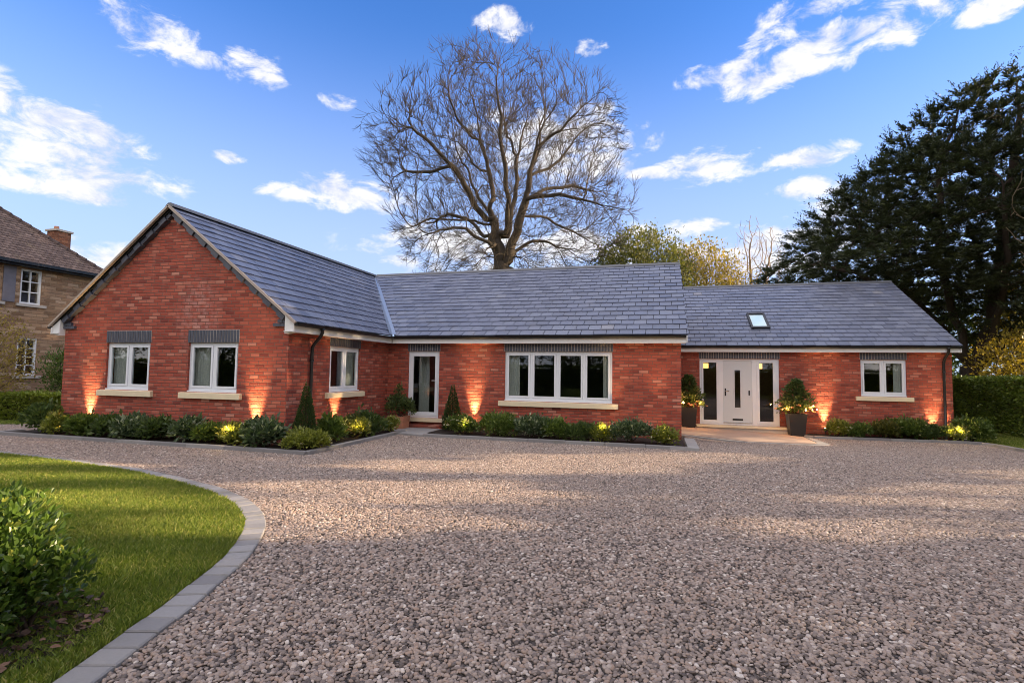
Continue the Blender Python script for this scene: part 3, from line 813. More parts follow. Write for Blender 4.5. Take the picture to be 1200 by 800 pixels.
# gable verge: tan cap strip and corbelled blue bricks
mb = MB(); mv = MB(); mm = MB(); mj = MB()
for sgn in (1, -1):
    upv = np.array([-sgn*runL/SL, 0, rise/SL]); nrm = np.array([sgn*rise/SL, 0, runL/SL])
    ev = np.array([XL + sgn*runL, 0, ZE]); yv = np.array([0, 1., 0])
    def slab(mb_, s0, s1, n0, n1, ya, yb_, rnd=0.):
        V = []
        for n_ in (n0, n1):
            for s_, y_ in ((s0, ya), (s1, ya), (s1, yb_), (s0, yb_)):
                V.append(ev + upv*s_ + nrm*n_ + yv*y_)
        mb_.add(V, [[0, 3, 2, 1], [4, 5, 6, 7], [0, 1, 5, 4], [1, 2, 6, 5], [2, 3, 7, 6], [3, 0, 4, 7]], 0, [rnd]*6)
    slab(mv, -.02, SL+.0, -.030, .018, y0-.035, y0+.02)
    slab(mm, .05, SL-.0, -.075, -.037, -A-.12, -A+.05, .3); slab(mj, .30, SL-.13, -.150, -.0751, -A-.07, -A+.03, .3)
    q = .30; i = 0
    while q < SL-.12:
        pr = .135 if i % 2 == 0 else .105
        slab(mb, q+.009, q+.211, -.157 - (.02 if i % 2 == 0 else 0), -.076, -A-pr*.9, -A+.035, random.random())
        q += .22; i += 1
    # kneeler bricks
    xk = 0 if sgn == 1 else -W
    for j, (l, z) in enumerate(((.36, 2.43), (.25, 2.51), (.16, 2.59))):
        for b_ in range(2):
            e0, e1 = l/2*b_, l/2*(b_+1) - .008
            xs = sorted((xk - sgn*e0, xk - sgn*e1))
            mb.box((xs[0], -A-.055, z), (xs[1], -A+.03, z+.068), 0, random.random())
mv.build('verge_strip', VERGE, house); mb.build('verge_brickwork', BLUEBRICK, house); mm.build('verge_soffit', DARKMET, house); mj.build('verge_mortar', BLUEMORTAR, house)
# downpipes
def downpipe(pts, r=.036):
    mb = MB(); mb.tube(pts, r, 12)
    z = 1.9
    for z in (1.75, .75):
        p = pts[-1]; mb.tube([(p[0], p[1], z-.02), (p[0], p[1], z+.02)], r+.012, 12)
    p = pts[0]; mb.tube([(p[0], p[1], p[2]-.01), (p[0], p[1], p[2]+.05)], r+.02, 12)
    return mb.build('downpipe', BLACKPL, house)
downpipe([(E_+.03, -3.45, 2.42), (E_+.03, -3.45, 2.35), (E_-.01, -3.45, 2.27), (.12, -3.45, 2.12), (.07, -3.45, 2.04), (.06, -3.45, 1.9), (.06, -3.45, 1.0), (.06, -3.45, -.1)])
downpipe([(15.36, CY-E_-.03, 2.42), (15.36, CY-E_-.03, 2.35), (15.355, CY-E_+.02, 2.27), (15.34, CY-.11, 2.12), (15.33, CY-.07, 2.04), (15.33, CY-.06, 1.9), (15.33, CY-.06, 1.0), (15.33, CY-.06, -.4)])

# ---- windows
def fbox(mb, fm, a0, a1, d0, d1, z0, z1, mat=0):
    V = [fm(a0, d0, z0), fm(a1, d0, z0), fm(a1, d1, z0), fm(a0, d1, z0), fm(a0, d0, z1), fm(a1, d0, z1), fm(a1, d1, z1), fm(a0, d1, z1)]
    mb.add(V, [[0, 3, 2, 1], [4, 5, 6, 7], [0, 1, 5, 4], [1, 2, 6, 5], [2, 3, 7, 6], [3, 0, 4, 7]], mat)
def lintel(fm, a0, a1, z0, z1, parent):
    mb = MB(); n = max(3, int(round((a1-a0)/.075))); w = (a1-a0)/n
    fbox(mb, fm, a0, a1, -.004, .03, z0, z1, 1)
    for i in range(n):
        fbox(mb, fm, a0 + i*w + .0085, a0 + (i+1)*w - .0085, -.010 - random.random()*.006, .02, z0 + .004, z1 - .006)
    return mb.build('lintel', [BLUEBRICK, BLUEMORTAR], parent)
def curtain(fm, a0, a1, z0, z1, d, parent):
    mb = MB(); n = 40; aa = np.linspace(a0, a1, n)
    V = []
    for i, a in enumerate(aa):
        dd = d + .010*math.sin(i*1.05) + .006*math.sin(i*.47+1)
        V += [fm(a, dd, z0), fm(a, dd, z1), fm(a, dd+.006, z0), fm(a, dd+.006, z1)]
    F = [[4*i, 4*i+4, 4*i+5, 4*i+1] for i in range(n-1)] + [[4*i+2, 4*i+3, 4*i+7, 4*i+6] for i in range(n-1)]
    mb.add(V, F, 0, None, True); return mb.build('curtain', CURTAIN, parent)
def window(fm, o, lights, sill=True, lint=None, curt=(), d0=.05):
    a0, a1, z0, z1 = o; mb = MB(); fr = .052; dp = .07
    w = a1-a0
    fbox(mb, fm, a0, a1, d0, d0+dp, z1-fr, z1); fbox(mb, fm, a0, a1, d0, d0+dp, z0+.03, z0+fr+.03)
    fbox(mb, fm, a0-.0, a1+.0, d0-.045, d0+dp, z0, z0+.028)         # projecting frame sill
    zb, zt = z0+fr+.03, z1-fr
    fbox(mb, fm, a0, a0+fr, d0, d0+dp, zb, zt); fbox(mb, fm, a1-fr, a1, d0, d0+dp, zb, zt)
    cells = []; lw = (w-2*fr-(lights-1)*.06)/lights; x = a0+fr
    for i in range(lights):
        cells.append((x, x+lw)); x += lw
        if i < lights-1:
            fbox(mb, fm, x, x+.06, d0+.002, d0+dp, zb, zt); x += .06
    obj = mb.build('window', UPVC, house)
    for (x0, x1) in cells:
        s = MB(); sw = .05; e = .004
        fbox(s, fm, x0+e, x1-e, d0-.012, d0+.045, zt-sw, zt-e); fbox(s, fm, x0+e, x1-e, d0-.012, d0+.045, zb+e, zb+sw)
        fbox(s, fm, x0+e, x0+sw, d0-.012, d0+.045, zb+sw, zt-sw); fbox(s, fm, x1-sw, x1-e, d0-.012, d0+.045, zb+sw, zt-sw)
        s.build('sash', UPVC, obj)
        p = MB(); fbox(p, fm, x0+sw-.002, x1-sw+.002, d0+.016, d0+.020, zb+sw-.002, zt-sw+.002); p.build('pane', GLASS, obj)
    if sill:
        s = MB(); V = []
        x0, x1 = a0-.15, a1+.15
        zs0, zs1 = z0-.135, z0-.002
        pr = [(-.075, zs0), (-.075, zs1-.02), (-.066, zs1-.012), (d0+.05, zs1), (d0+.05, zs0)]
        V = [fm(x0, d, z) for d, z in pr] + [fm(x1, d, z) for d, z in pr]
        s.add(V, [[j, (j+1) % 5, 5+(j+1) % 5, 5+j] for j in range(5)]); s.add(V, [[4, 3, 2, 1, 0], [5, 6, 7, 8, 9]])
        s.build('sill', SILLST, obj)
    if lint: lintel(fm, a0-.02, a1+.02, z1+.003, lint, obj)
    for (x0, x1) in curt: curtain(fm, x0, x1, z0-.1, z1+.05, d0+.13, obj)
    return obj
for o in WG: window(F_G, o, 2, lint=ZH+.275, curt=[(o[0]-.02, o[0]+.46)])
window(F_S, WS[0], 2, lint=ZF-.02, curt=[(WS[0][1]-.36, WS[0][1]+.02)])
window(F_M, WM, 4, lint=ZF-.02, curt=[(WM[0]-.02, WM[0]+.36), (WM[1]-.24, WM[1]+.02)])
window(F_R, WR, 2, lint=ZF-.02, curt=[(WR[1]-.28, WR[1]+.02)])
# the window-sill vase seen in the four-light window is part of the room
# ---- french door
a0, a1, z0, z1 = FD; mb = MB()
fbox(mb, F_M, a0, a1, .05, .12, z1-.055, z1); fbox(mb, F_M, a0, a1, .05, .12, z0, z0+.05)
fbox(mb, F_M, a0, a0+.055, .05, .12, z0+.05, z1-.055); fbox(mb, F_M, a1-.055, a1, .05, .12, z0+.05, z1-.055)
fdoor = mb.build('glazed_door', UPVC, house)
s = MB(); i0, i1, j0, j1 = a0+.06, a1-.06, z0+.055, z1-.06
fbox(s, F_M, i0, i1, .038, .095, j1-.075, j1); fbox(s, F_M, i0, i1, .038, .095, j0, j0+.10)
fbox(s, F_M, i0, i0+.075, .038, .095, j0+.10, j1-.075); fbox(s, F_M, i1-.075, i1, .038, .095, j0+.10, j1-.075)
s.build('sash', UPVC, fdoor)
s = MB(); fbox(s, F_M, i0+.073, i1-.073, .062, .067, j0+.098, j1-.073); s.build('pane', GLASS, fdoor)
s = MB(); fbox(s, F_M, i1-.055, i1-.025, .026, .038, 1.15, 1.38); s.tube([F_M(i1-.04, .03, 1.3), F_M(i1-.04, -.01, 1.3), F_M(i1-.15, -.015, 1.3)], .009, 8); s.build('handle', UPVC, fdoor)
lintel(F_M, a0-.02, a1+.02, z1+.003, ZF-.02, fdoor)
curtain(F_M, a0+.1, a0+.42, .3, 2.1, .5, fdoor)
s = MB(); fbox(s, F_M, a0-.2, a1+.2, -.10, .05, z0-.10, z0-.002); s.build('sill', SILLST, fdoor)
s = MB(); fbox(s, F_M, a0-.2, a1+.2, -.38, -.002, .06, .115); s.build('step', [BRICK], house)
s = MB(); fbox(s, F_M, a0-.2, a1+.2, -.37, -.003, -.02, .058); s.build('step', [BRICK], house)
# ---- front door with side lights
a0, a1, z0, z1 = DR; mb = MB()
fbox(mb, F_R, a0, a1, .05, .13, z1-.06, z1); fbox(mb, F_R, a0, a1, .05, .13, z0, z0+.06)
for x0, x1 in ((a0, a0+.06), (9.20, 9.32), (10.19, 10.32), (a1-.06, a1)): fbox(mb, F_R, x0, x1, .051, .13, z0+.06, z1-.06)
fd = mb.build('front_door', UPVC, house)
for x0, x1 in ((a0+.062, 9.198), (10.322, a1-.062)):
    s = MB(); zt, zb = z1-.062, z0+.062; sw = .075 if x0 < 9 else .11
    fbox(s, F_R, x0, x1, .04, .10, zt-.06, zt); fbox(s, F_R, x0, x1, .04, .10, zb, zb+.08)
    fbox(s, F_R, x0, x0+sw*.75, .04, .10, zb+.08, zt-.06); fbox(s, F_R, x1-sw, x1, .04, .10, zb+.08, zt-.06)
    s.build('side_light', UPVC, fd)
    s = MB(); fbox(s, F_R, x0+sw*.75-.002, x1-sw+.002, .07, .075, zb+.078, zt-.058); s.build('pane', GLASS, fd)
s = MB(); L0, L1, lb, lt = 9.323, 10.187, z0+.075, z1-.064; g0, g1, gb, gt = 9.67, 9.84, .53, 1.73
for (x0, x1, y0_, y1_) in ((L0, g0, lb, lt), (g1, L1, lb, lt), (g0, g1, lb, gb), (g0, g1, gt, lt)): fbox(s, F_R, x0, x1, .06, .105, y0_, y1_)
s.build('door_leaf', DOORGR, fd)
s = MB()
for (x0, x1, y0_, y1_) in ((g0-.03, g0, gb-.03, gt+.03), (g1, g1+.03, gb-.03, gt+.03), (g0, g1, gb-.03, gb), (g0, g1, gt, gt+.03)): fbox(s, F_R, x0, x1, .048, .0598, y0_, y1_)
s.build('glazing_bead', DOORGR, fd)
s = MB(); fbox(s, F_R, g0, g1, .075, .08, gb, gt); s.build('pane', GLASS, fd)
s = MB(); fbox(s, F_R, 9.37, 9.41, .046, .0598, .90, 1.14); s.build('handle_plate', DARKMET, fd)
s = MB(); s.tube([F_R(9.39, .05, 1.06), F_R(9.39, .012, 1.06), F_R(9.40, .004, 1.06), F_R(9.50, .004, 1.06)], .011, 10); s.build('handle', STEEL, fd)
s = MB(); fbox(s, F_R, 10.08, 10.12, .046, .0598, .93, 1.08); s.build('hinge', DARKMET, fd)
s = MB(); fbox(s, F_R, 9.60, 9.91, .05, .0598, .12, .175); fbox(s, F_R, 9.62, 9.89, .044, .0499, .13, .165); s.build('letter_plate', DARKMET, fd)
s = MB(); fbox(s, F_R, L0, L1, .035, .06, z0+.061, z0+.085); s.build('threshold', STEEL, fd)
lintel(F_R, a0-.02, a1+.02, z1+.003, ZF-.02, fd)
# pendant lanterns glimpsed in the hall
for px_ in (8.9, 10.65):
    s = MB(); s.box((px_-.11, CY+1.6, 1.80), (px_+.11, CY+1.82, 1.98)); s.tube([(px_, CY+1.71, 1.98), (px_, CY+1.71, 2.4)], .008, 6, 1); s.build('hall_lantern', [PENDANT, DARKMET], house)
# stone threshold step of the front door
s = MB(); s.box((8.5, CY-.46, -.30), (11.15, CY-.002, -.075)); s.build('door_step', [STEPST], house)
s = MB(); s.box((8.47, CY-.50, -.072), (11.18, CY-.001, -.032)); s.build('door_step', [SILLST], house)
# skylights
def skylight(x0, x1, s0, s1):
    mb = MB(); e = np.array([0, CY-E_, ZE]); u = np.array(upM); n_ = np.cross((1., 0, 0), u)
    def bx(mb, xa, xb, sa, sb, na, nb_):
        V = []
        for n__ in (na, nb_):
            for x, s_ in ((xa, sa), (xb, sa), (xb, sb), (xa, sb)): V.append(e + np.array([x, 0, 0]) + u*s_ + n_*n__)
        mb.add(V, [[0, 3, 2, 1], [4, 5, 6, 7], [0, 1, 5, 4], [1, 2, 6, 5], [2, 3, 7, 6], [3, 0, 4, 7]])
    f = .065
    bx(mb, x0, x1, s0, s0+f*1.5, .0, .09); bx(mb, x0, x1, s1-f, s1, .0, .09); bx(mb, x0, x0+f, s0+f*1.5, s1-f, .0, .085); bx(mb, x1-f, x1, s0+f*1.5, s1-f, .0, .085)
    o = mb.build('skylight', DARKMET, house)
    mb = MB(); bx(mb, x0+f, x1-f, s0+f*1.5, s1-f, .055, .062); mb.build('pane', SKYGLASS, o)
    mb = MB(); bx(mb, x0+f, x1-f, s0+f*1.5, s1-f, .018, .03); mb.build('blind', mat_plain('pale_blind', (.62, .72, .74), .7), o)
skylight(10.30, 10.88, 1.20, 2.42)

# ------------------------------------------------------------------ beds, kerbs, porch
def prism_g(name, pts, h0, h1, mat, kind='structure'):
    mb = MB(); n = len(pts)
    zz = [float(gz(*p)) for p in pts]
    V = [(p[0], p[1], z+h0) for p, z in zip(pts, zz)] + [(p[0], p[1], z+h1) for p, z in zip(pts, zz)]
    mb.add(V, [list(range(n))[::-1], [n+i for i in range(n)]]); mb.f[-1] = (mb.f[-1][0], 0, np.zeros(2), False)
    mb.add(V, [[i, (i+1) % n, n+(i+1) % n, n+i] for i in range(n)])
    o = mb.build(name, mat); o['kind'] = kind; return o
K = .11
prism_g('flower_bed', [(-6.85, -4.93), (1.10, -4.93), (1.10, -1.25), (.0, -1.25), (.0, -A), (-6.85, -A)], -.02, .045, SOIL)
prism_g('flower_bed', [(1.95, -1.68), (7.86, -1.68), (7.86, 0), (1.85, 0), (1.85, -1.2)], -.02, .045, SOIL)
prism_g('flower_bed', [(11.7, 4.02), (15.86, 4.35), (16.0, 5.6), (15.56, 5.6), (15.56, CY), (11.45, CY)], -.02, .04, SOIL)
def kerb_run(name, pts, w=.115, h=.075, seg=.9):
    """concrete edging in lengths along a polyline"""
    mb = MB(); pts = np.array(pts, float)
    for a, b in zip(pts[:-1], pts[1:]):
        L = np.linalg.norm(b-a); n = max(1, int(round(L/seg))); u = (b-a)/L; p = np.array([-u[1], u[0]])
        for i in range(n):
            q0, q1 = a + u*(L*i/n + .004), a + u*(L*(i+1)/n - .004)
            c4 = [q0 - p*w/2, q1 - p*w/2, q1 + p*w/2, q0 + p*w/2]; z = [float(gz(*c)) for c in c4]; ce = sum(c4)/4
            t4 = [c + (ce-c)/np.linalg.norm(ce-c)*.012 for c in c4]; dz = random.uniform(-.003, .003)
            V = [(c[0], c[1], zz-.05) for c, zz in zip(c4, z)] + [(c[0], c[1], zz+h-.008+dz) for c, zz in zip(c4, z)] + [(c[0], c[1], zz+h+dz) for c, zz in zip(t4, z)]
            mb.add(V, [[8, 9, 10, 11]] + [[j, (j+1) % 4, 4+(j+1) % 4, 4+j] for j in range(4)] + [[4+j, 4+(j+1) % 4, 8+(j+1) % 4, 8+j] for j in range(4)], 0, [random.random()]*9)
    o = mb.build(name, SETT); o['kind'] = 'structure'; return o
kerb_run('bed_kerb', [(-6.95, -A-.3), (-6.95, -4.99), (1.16, -4.99), (1.16, -1.22)])
kerb_run('bed_kerb', [(1.95, -1.74), (7.9, -1.74)])
kerb_run('bed_kerb', [(11.46, 4.1), (11.66, 3.92), (15.6, 4.24)])
kerb_run('bed_kerb', [(15.6, 4.24), (15.82, 4.1), (15.95, 3.7), (16.0, 3.0), (16.02, 2.0), (16.02, -2), (16.0, -8)], seg=.5)
mb = MB(); mb.box((7.90, -1.80, -.05), (8.12, -.05, .06)); mb.box((7.55, -1.80, -.05), (7.898, -1.69, .061)); o = mb.build('path_slab', KERB); o['kind'] = 'structure'
# path slabs in front of the glazed door
prism_g('door_path', [(1.22, -1.62), (2.0, -1.80), (1.96, -1.69), (1.84, -1.2), (1.84, -.38), (.3, -.38), (.3, -1.22), (1.22, -1.22)], -.02, .05, KERB)
arc = [(11.35 - .55 + .55*math.cos(t), 2.55 + .62*math.sin(t)*1.0) for t in np.linspace(-math.pi/2, 0, 9)]
prism_g('porch_paving', [(7.9, 2.0), (9.6, 1.86)] + arc + [(11.40, 4.05), (11.42, CY), (7.9, CY)], -.05, .028, PORCH)
arc2 = [(10.95 + .66*math.cos(t), 2.42 + .80*math.sin(t)) for t in np.linspace(-math.pi/2, 0, 9)]
prism_g('porch_edging', [(7.9, 1.72), (9.6, 1.58)] + arc2 + [(11.62, 3.9), (11.46, 4.04)] + [(11.41, 2.6)] + [(p[0]+.004, p[1]-.004) for p in arc[::-1]] + [(9.6, 1.855), (7.9, 1.995)], -.05, .018, KERB)

# ------------------------------------------------------------------ plants in the beds
def add_bush(name, x, y, z, mb, mats, label, cat, group=None, rot=0):
    o = mb.build(name, mats); o.location = (x, y, z); o.rotation_euler[2] = rot
    return tag(o, label, cat, group)
bushes = [
 # x, y, r, h, kind, leaf, flowers, label
 (-6.15, -4.55, .42, .78, 'dark', .11, 0, 'tall dark shrub at the far left corner of the gabled wing'),
 (-5.55, -4.72, .30, .52, 'lime', .10, 0, 'yellow-green shrub lit by the leftmost garden light of the gable'),
 (-4.75, -4.60, .40, .50, 'mid', .12, 0, 'low broad-leaved shrub just right of the leftmost garden light'),
 (-4.05, -4.62, .38, .50, 'dark', .12, 0, 'low dark shrub below the left end of the left gable window'),
 (-3.35, -4.60, .40, .56, 'silver', .13, 0, 'pale-veined shrub below the gap between the two gable windows, left one of a pair'),
 (-2.68, -4.58, .38, .52, 'dark', .12, 0, 'dark shrub under the left jamb of the right gable window'),
 (-2.00, -4.60, .38, .54, 'silver', .12, 0, 'grey-green shrub under the middle of the right gable window'),
 (-1.36, -4.64, .34, .44, 'mid', .11, 0, 'small green shrub under the right end of the right gable window'),
 (-.80, -4.66, .30, .48, 'lime', .11, 0, 'yellow-lit shrub beside the right garden light of the gable'),
 (.00, -4.62, .42, .60, 'silver', .15, 0, 'broad shrub with large pale green leaves right of the gable garden light'),
 (.78, -4.56, .42, .42, 'lime', .075, 14, 'low yellow-green shrub at the outer corner of the kerb'),
 (.55, -3.45, .36, .62, 'mid', .11, 8, 'leafy shrub at the foot of the side window wall, beside the black downpipe'),
 (.86, -2.85, .24, .52, 'lime', .10, 16, 'small bright yellow shrub lit beneath the side window'),
 (.62, -2.20, .46, .62, 'dark', .10, 0, 'dense dark rounded shrub under the side window near the inner corner'),
 (.95, -1.52, .20, .46, 'lime', .085, 22, 'cream-flowered plant beside the terracotta pot'),
 (2.72, -1.20, .36, .56, 'mid', .08, 26, 'yellow-flowered shrub next to the cone topiary by the glazed door'),
 (3.62, -1.18, .44, .62, 'mid', .075, 4, 'rounded fine-leaved green shrub under the left edge of the four-pane window'),
 (4.42, -1.22, .42, .60, 'silver', .09, 6, 'white-variegated shrub under the second pane of the four-pane window'),
 (5.06, -1.20, .36, .50, 'mid', .10, 0, 'green shrub under the third pane of the four-pane window'),
 (5.66, -1.22, .36, .46, 'dark', .09, 0, 'low dark shrub under the right end of the four-pane window'),
 (6.10, -1.30, .26, .46, 'lime', .085, 8, 'glowing yellow shrub right below the sill end of the four-pane window'),
 (6.74, -1.22, .46, .56, 'silver', .08, 0, 'large grey-green shrub in the bed left of the brick corner'),
 (7.42, -1.30, .26, .46, 'lime', .085, 14, 'yellow-lit small plant at the right end of the middle bed'),
 (12.36, 4.42, .34, .56, 'lime', .10, 26, 'flowering shrub beside the garden light left of the right-wing window'),
 (12.98, 4.50, .38, .48, 'mid', .09, 0, 'low green shrub left below the right-wing window'),
 (13.62, 4.52, .40, .58, 'olive', .09, 0, 'olive shrub below the left pane of the right-wing window'),
 (14.20, 4.56, .48, .66, 'mid', .10, 10, 'taller green shrub below the right pane of the right-wing window'),
 (14.84, 4.56, .38, .48, 'dark', .10, 0, 'dark shrub between the right-wing window and the downpipe'),
 (15.35, 4.46, .26, .46, 'lime', .10, 12, 'yellow-lit plant at the foot of the right downpipe'),
 (15.86, 4.72, .46, .74, 'mid', .11, 14, 'round shrub at the far right corner of the right wing'),
]
for i, (x, y, r, h, kind, lf, fl, lab) in enumerate(bushes):
    rng = np.random.default_rng(100+i)
    mb = bush_mesh(r*1.2, r*1.0, h*.86, int(1700*(r/.38)**2*(.11/lf)**1.5), lf, rng, flowers=fl*2, wl=.5, upness=.45, lobes=9, loose=.32)
    add_bush('shrub', x, y, float(gz(x, y))+.03, mb, [LEAF[kind], DBARK, FLOWER], lab, 'shrub', 'shrubs along the house beds')
def cone_topiary(x, y, z, r, h, label, seed):
    rng = np.random.default_rng(seed); n = 5200
    t = 1 - np.sqrt(rng.uniform(0, 1, n)); a = rng.uniform(0, 6.283, n)
    lump = 1 + .08*np.sin(a*3 + t*9) + .05*np.sin(a*5 - t*17)
    rr = r*(1-t)**.9*rng.uniform(.72, 1.03, n)*lump*(1 - .25*np.exp(-t*22))
    P = np.stack([rr*np.cos(a), rr*np.sin(a), .03 + t*h], 1)
    Dd = np.stack([np.cos(a)*.8, np.sin(a)*.8, np.full(n, .9)], 1) + rng.normal(size=(n, 3))*.35
    V, F, m = leaf_arrays(P, Dd, rng.uniform(.03, .06, n), .018, rng)
    mb = MB(); mb.add(V, F, 0, np.repeat(np.clip(rng.normal(.5, .25, n), 0, 1), m)); mb.tube([(0, 0, -.05), (0, 0, h*.8)], [.03, .008], 6, 1)
    return add_bush('cone_topiary', x, y, z, mb, [LEAF['conifer'], DBARK], label, 'topiary', 'cone topiaries')
cone_topiary(.46, -4.12, .04, .27, 1.22, 'clipped dark green cone topiary at the corner of the gabled wing', 5)
cone_topiary(2.22, -.62, .04, .29, 1.16, 'clipped dark green cone topiary right of the glazed door', 6)

# terracotta pot
pot = empty('plant_pot', (.72, -.62, .05), 'square terracotta pot with a bushy evergreen in the inner corner', 'plant pot')
mb = MB()
def taper_box(mb, w0, w1, h, t=.03):
    a, b = w0/2, w1/2
    V = [(-a,-a,0),(a,-a,0),(a,a,0),(-a,a,0),(-b,-b,h),(b,-b,h),(b,b,h),(-b,b,h),(-b+t,-b+t,h),(b-t,-b+t,h),(b-t,b-t,h),(-b+t,b-t,h),(-b+t,-b+t,h-.06),(b-t,-b+t,h-.06),(b-t,b-t,h-.06),(-b+t,b-t,h-.06)]
    F = [[0,3,2,1]] + [[i,(i+1)%4,4+(i+1)%4,4+i] for i in range(4)] + [[4+i,4+(i+1)%4,8+(i+1)%4,8+i] for i in range(4)] + [[8+i,8+(i+1)%4,12+(i+1)%4,12+i] for i in range(4)]
    mb.add(V, F); mb.add(V, [[12,13,14,15]], 1)
taper_box(mb, .36, .42, .32); mb.build('pot', [TERRA, SOIL], pot)
rng = np.random.default_rng(61)
mb = bush_mesh(.42, .40, .58, 1200, .085, rng, upness=.5)
P = MB(); o = mb.build('plant', [LEAF['dark'], DBARK, FLOWER], pot); o.location = (0, 0, .28)
mb = bush_mesh(.15, .15, .52, 260, .06, rng, lobes=4); o = mb.build('plant', [LEAF['dark'], DBARK, FLOWER], pot); o.location = (0, 0, .66)

FAIRY = mat_emit('fairy_light', (1, .55, .2), 9.)
def planter(x, y, label, seed):
    rng = np.random.default_rng(seed)
    z = float(gz(x, y)) + .03
    e = empty('planter', (x, y, z), label, 'planter', 'black planters either side of the front door')
    mb = MB(); taper_box(mb, .38, .50, .66); mb.build('pot', [POTBLK, SOIL], e)
    n = 1500; P = []; 
    mb = bush_mesh(.52, .50, .46, 1100, .09, rng, lobes=9, upness=.25, wl=.55)
    o = mb.build('lower_foliage', [LEAF['dark'], DBARK, FLOWER], e); o.location = (0, 0, .60)
    t = rng.uniform(0, 1, n)**1.3; a = rng.uniform(0, 6.283, n)
    rr = (.32*(1-t)**.8 + .05)*rng.uniform(.35, 1.3, n)*(1 + .22*np.sin(a*3 + t*8))
    P = np.stack([rr*np.cos(a), rr*np.sin(a), t*.72], 1)
    Dd = np.stack([np.cos(a), np.sin(a), np.full(n, .6)], 1) + rng.normal(size=(n, 3))*.5
    V, F, m = leaf_arrays(P, Dd, rng.uniform(.06, .13, n), .055, rng, up=np.array([0, 0, 1.]))
    mb = MB(); mb.add(V, F, 0, np.repeat(np.clip(rng.normal(.5, .25, n), 0, 1), m)); mb.tube([(0, 0, -.3), (0, 0, .6)], [.02, .006], 6, 1)
    o = mb.build('upper_foliage', [LEAF['dark'], DBARK], e); o.location = (0, 0, .92)
    for i in range(22):
        a_ = rng.uniform(0, 6.283); r_ = rng.uniform(.30, .56); c0 = np.array([r_*math.cos(a_), r_*math.sin(a_), .86 - (r_-.3)*.3 + rng.uniform(-.10, .08)])
        mb = MB()
        for j in range(7):
            tt = j*.8976; Dj = np.array([[math.cos(tt)+math.cos(a_)*.5, math.sin(tt)+math.sin(a_)*.5, .45]])
            V, F, m = leaf_arrays(c0[None], Dj, .055, .05, rng, .1); mb.add(V, F, 0, rng.uniform(0, 1, len(F)))
        mb.build('flower', [PEACH], e)
    for i in range(7):
        a_ = rng.uniform(0, 6.283); r2 = rng.uniform(.36, .55)
        mb = MB(); mb.lathe((r2*math.cos(a_), r2*math.sin(a_), .80 + rng.uniform(-.06, .10)), [(.0, -.022), (.016, -.012), (.02, 0), (.014, .014), (0, .02)], 8); mb.build('fairy_light', [FAIRY], e)
    for dx in (-.34, .34):
        pl = bpy.data.lights.new('leaf_glow', 'POINT'); pl.energy = 5.; pl.color = (1, .5, .16); pl.shadow_soft_size = .04
        po = bpy.data.objects.new('leaf_glow', pl); C.objects.link(po); po.parent = e; po.location = (dx, -.34, .80)
    return e
planter(8.22, 4.42, 'black square planter with flowering topiary left of the front door, half behind the brick corner', 71)
planter(11.28, 4.30, 'black square planter with flowering topiary right of the front door', 72)

# ------------------------------------------------------------------ garden uplighters
def spotlight(x, y, wall, label, power=9., spill=1.1, spill_at=None, h=.22):
    """wall = unit vector from the fixture towards the wall"""
    z = float(gz(x, y)) + .03
    e = empty('garden_light', (x, y, z), label, 'garden light', 'garden lights washing the brick walls')
    w = np.array([wall[0], wall[1], 0.]); tilt = unit((w*.20 + np.array([0, 0, 1.]))[None])[0]
    mb = MB(); b = np.array([0, 0, h*.5]); mb.tube([b, b + tilt*.10], [.036, .042], 14); mb.tube([(0, 0, -.06), (0, 0, h*.5)], .009, 6)
    mb.build('body', BLACKPL, e)
    mb = MB(); mb.lathe((0, 0, 0), [(.0, .0), (.034, .0), (.034, .004), (.0, .004)], 14)
    o = mb.build('lens', LAMPLENS, e); o.location = b + tilt*.10
    o.rotation_euler = Vector(tilt).to_track_quat('Z', 'Y').to_euler()
    ld = bpy.data.lights.new('wall_wash', 'SPOT'); ld.energy = power; ld.color = (1, .64, .30); ld.spot_size = rad(44); ld.spot_blend = 1.; ld.shadow_soft_size = .05
    lo = bpy.data.objects.new('wall_wash', ld); C.objects.link(lo); lo.parent = e; lo.location = b + tilt*.125
    lo.rotation_euler = Vector(-tilt).to_track_quat('Z', 'Y').to_euler()
    if spill:
        pl = bpy.data.lights.new('leaf_glow', 'POINT'); pl.energy = spill; pl.color = (1, .66, .22); pl.shadow_soft_size = .10
        po = bpy.data.objects.new('leaf_glow', pl); C.objects.link(po); po.parent = e
        po.location = spill_at if spill_at else (-w[0]*.12, -w[1]*.12, h + .12)
    return e
GL = [
 (-5.33, -4.29, (0, 1), 'garden light at the left end of the gable wall', (-0.17, -0.45, .30)),
 (-.72, -4.29, (0, 1), 'garden light at the right end of the gable wall', (-0.10, -0.47, .30)),
 (.15, -2.46, (-1, 0), 'garden light below the side window by the downpipe', (0.75, -0.42, .30)),
 (2.60, -.15, (0, 1), 'garden light between the cone topiary and the four-pane window', (0.20, -1.15, .30)),
 (6.28, -.40, (0, 1), 'garden light hidden in the shrubs below the right end of the four-pane window', (-0.16, -0.96, .30)),
 (7.30, -.50, (0, 1), 'garden light in the shrubs near the brick corner of the main block', (0.14, -0.86, .30)),
 (12.20, 4.82, (0, 1), 'garden light on the right wing beside the front door planter', (0.14, -0.46, .30)),
 (15.02, 4.82, (0, 1), 'garden light just left of the right downpipe', (0.18, -0.42, .30)),
 (15.44, 4.80, (0, 1), 'garden light at the foot of the right downpipe', (-0.02, -0.42, .30)),
]
for i, (x, y, w, lab, sp) in enumerate(GL):
    pw = 150.
    if i in (4, 5): pw = 28.
    if i == 8: pw = 45.
    spotlight(x, y, w, lab, pw, 20., sp)

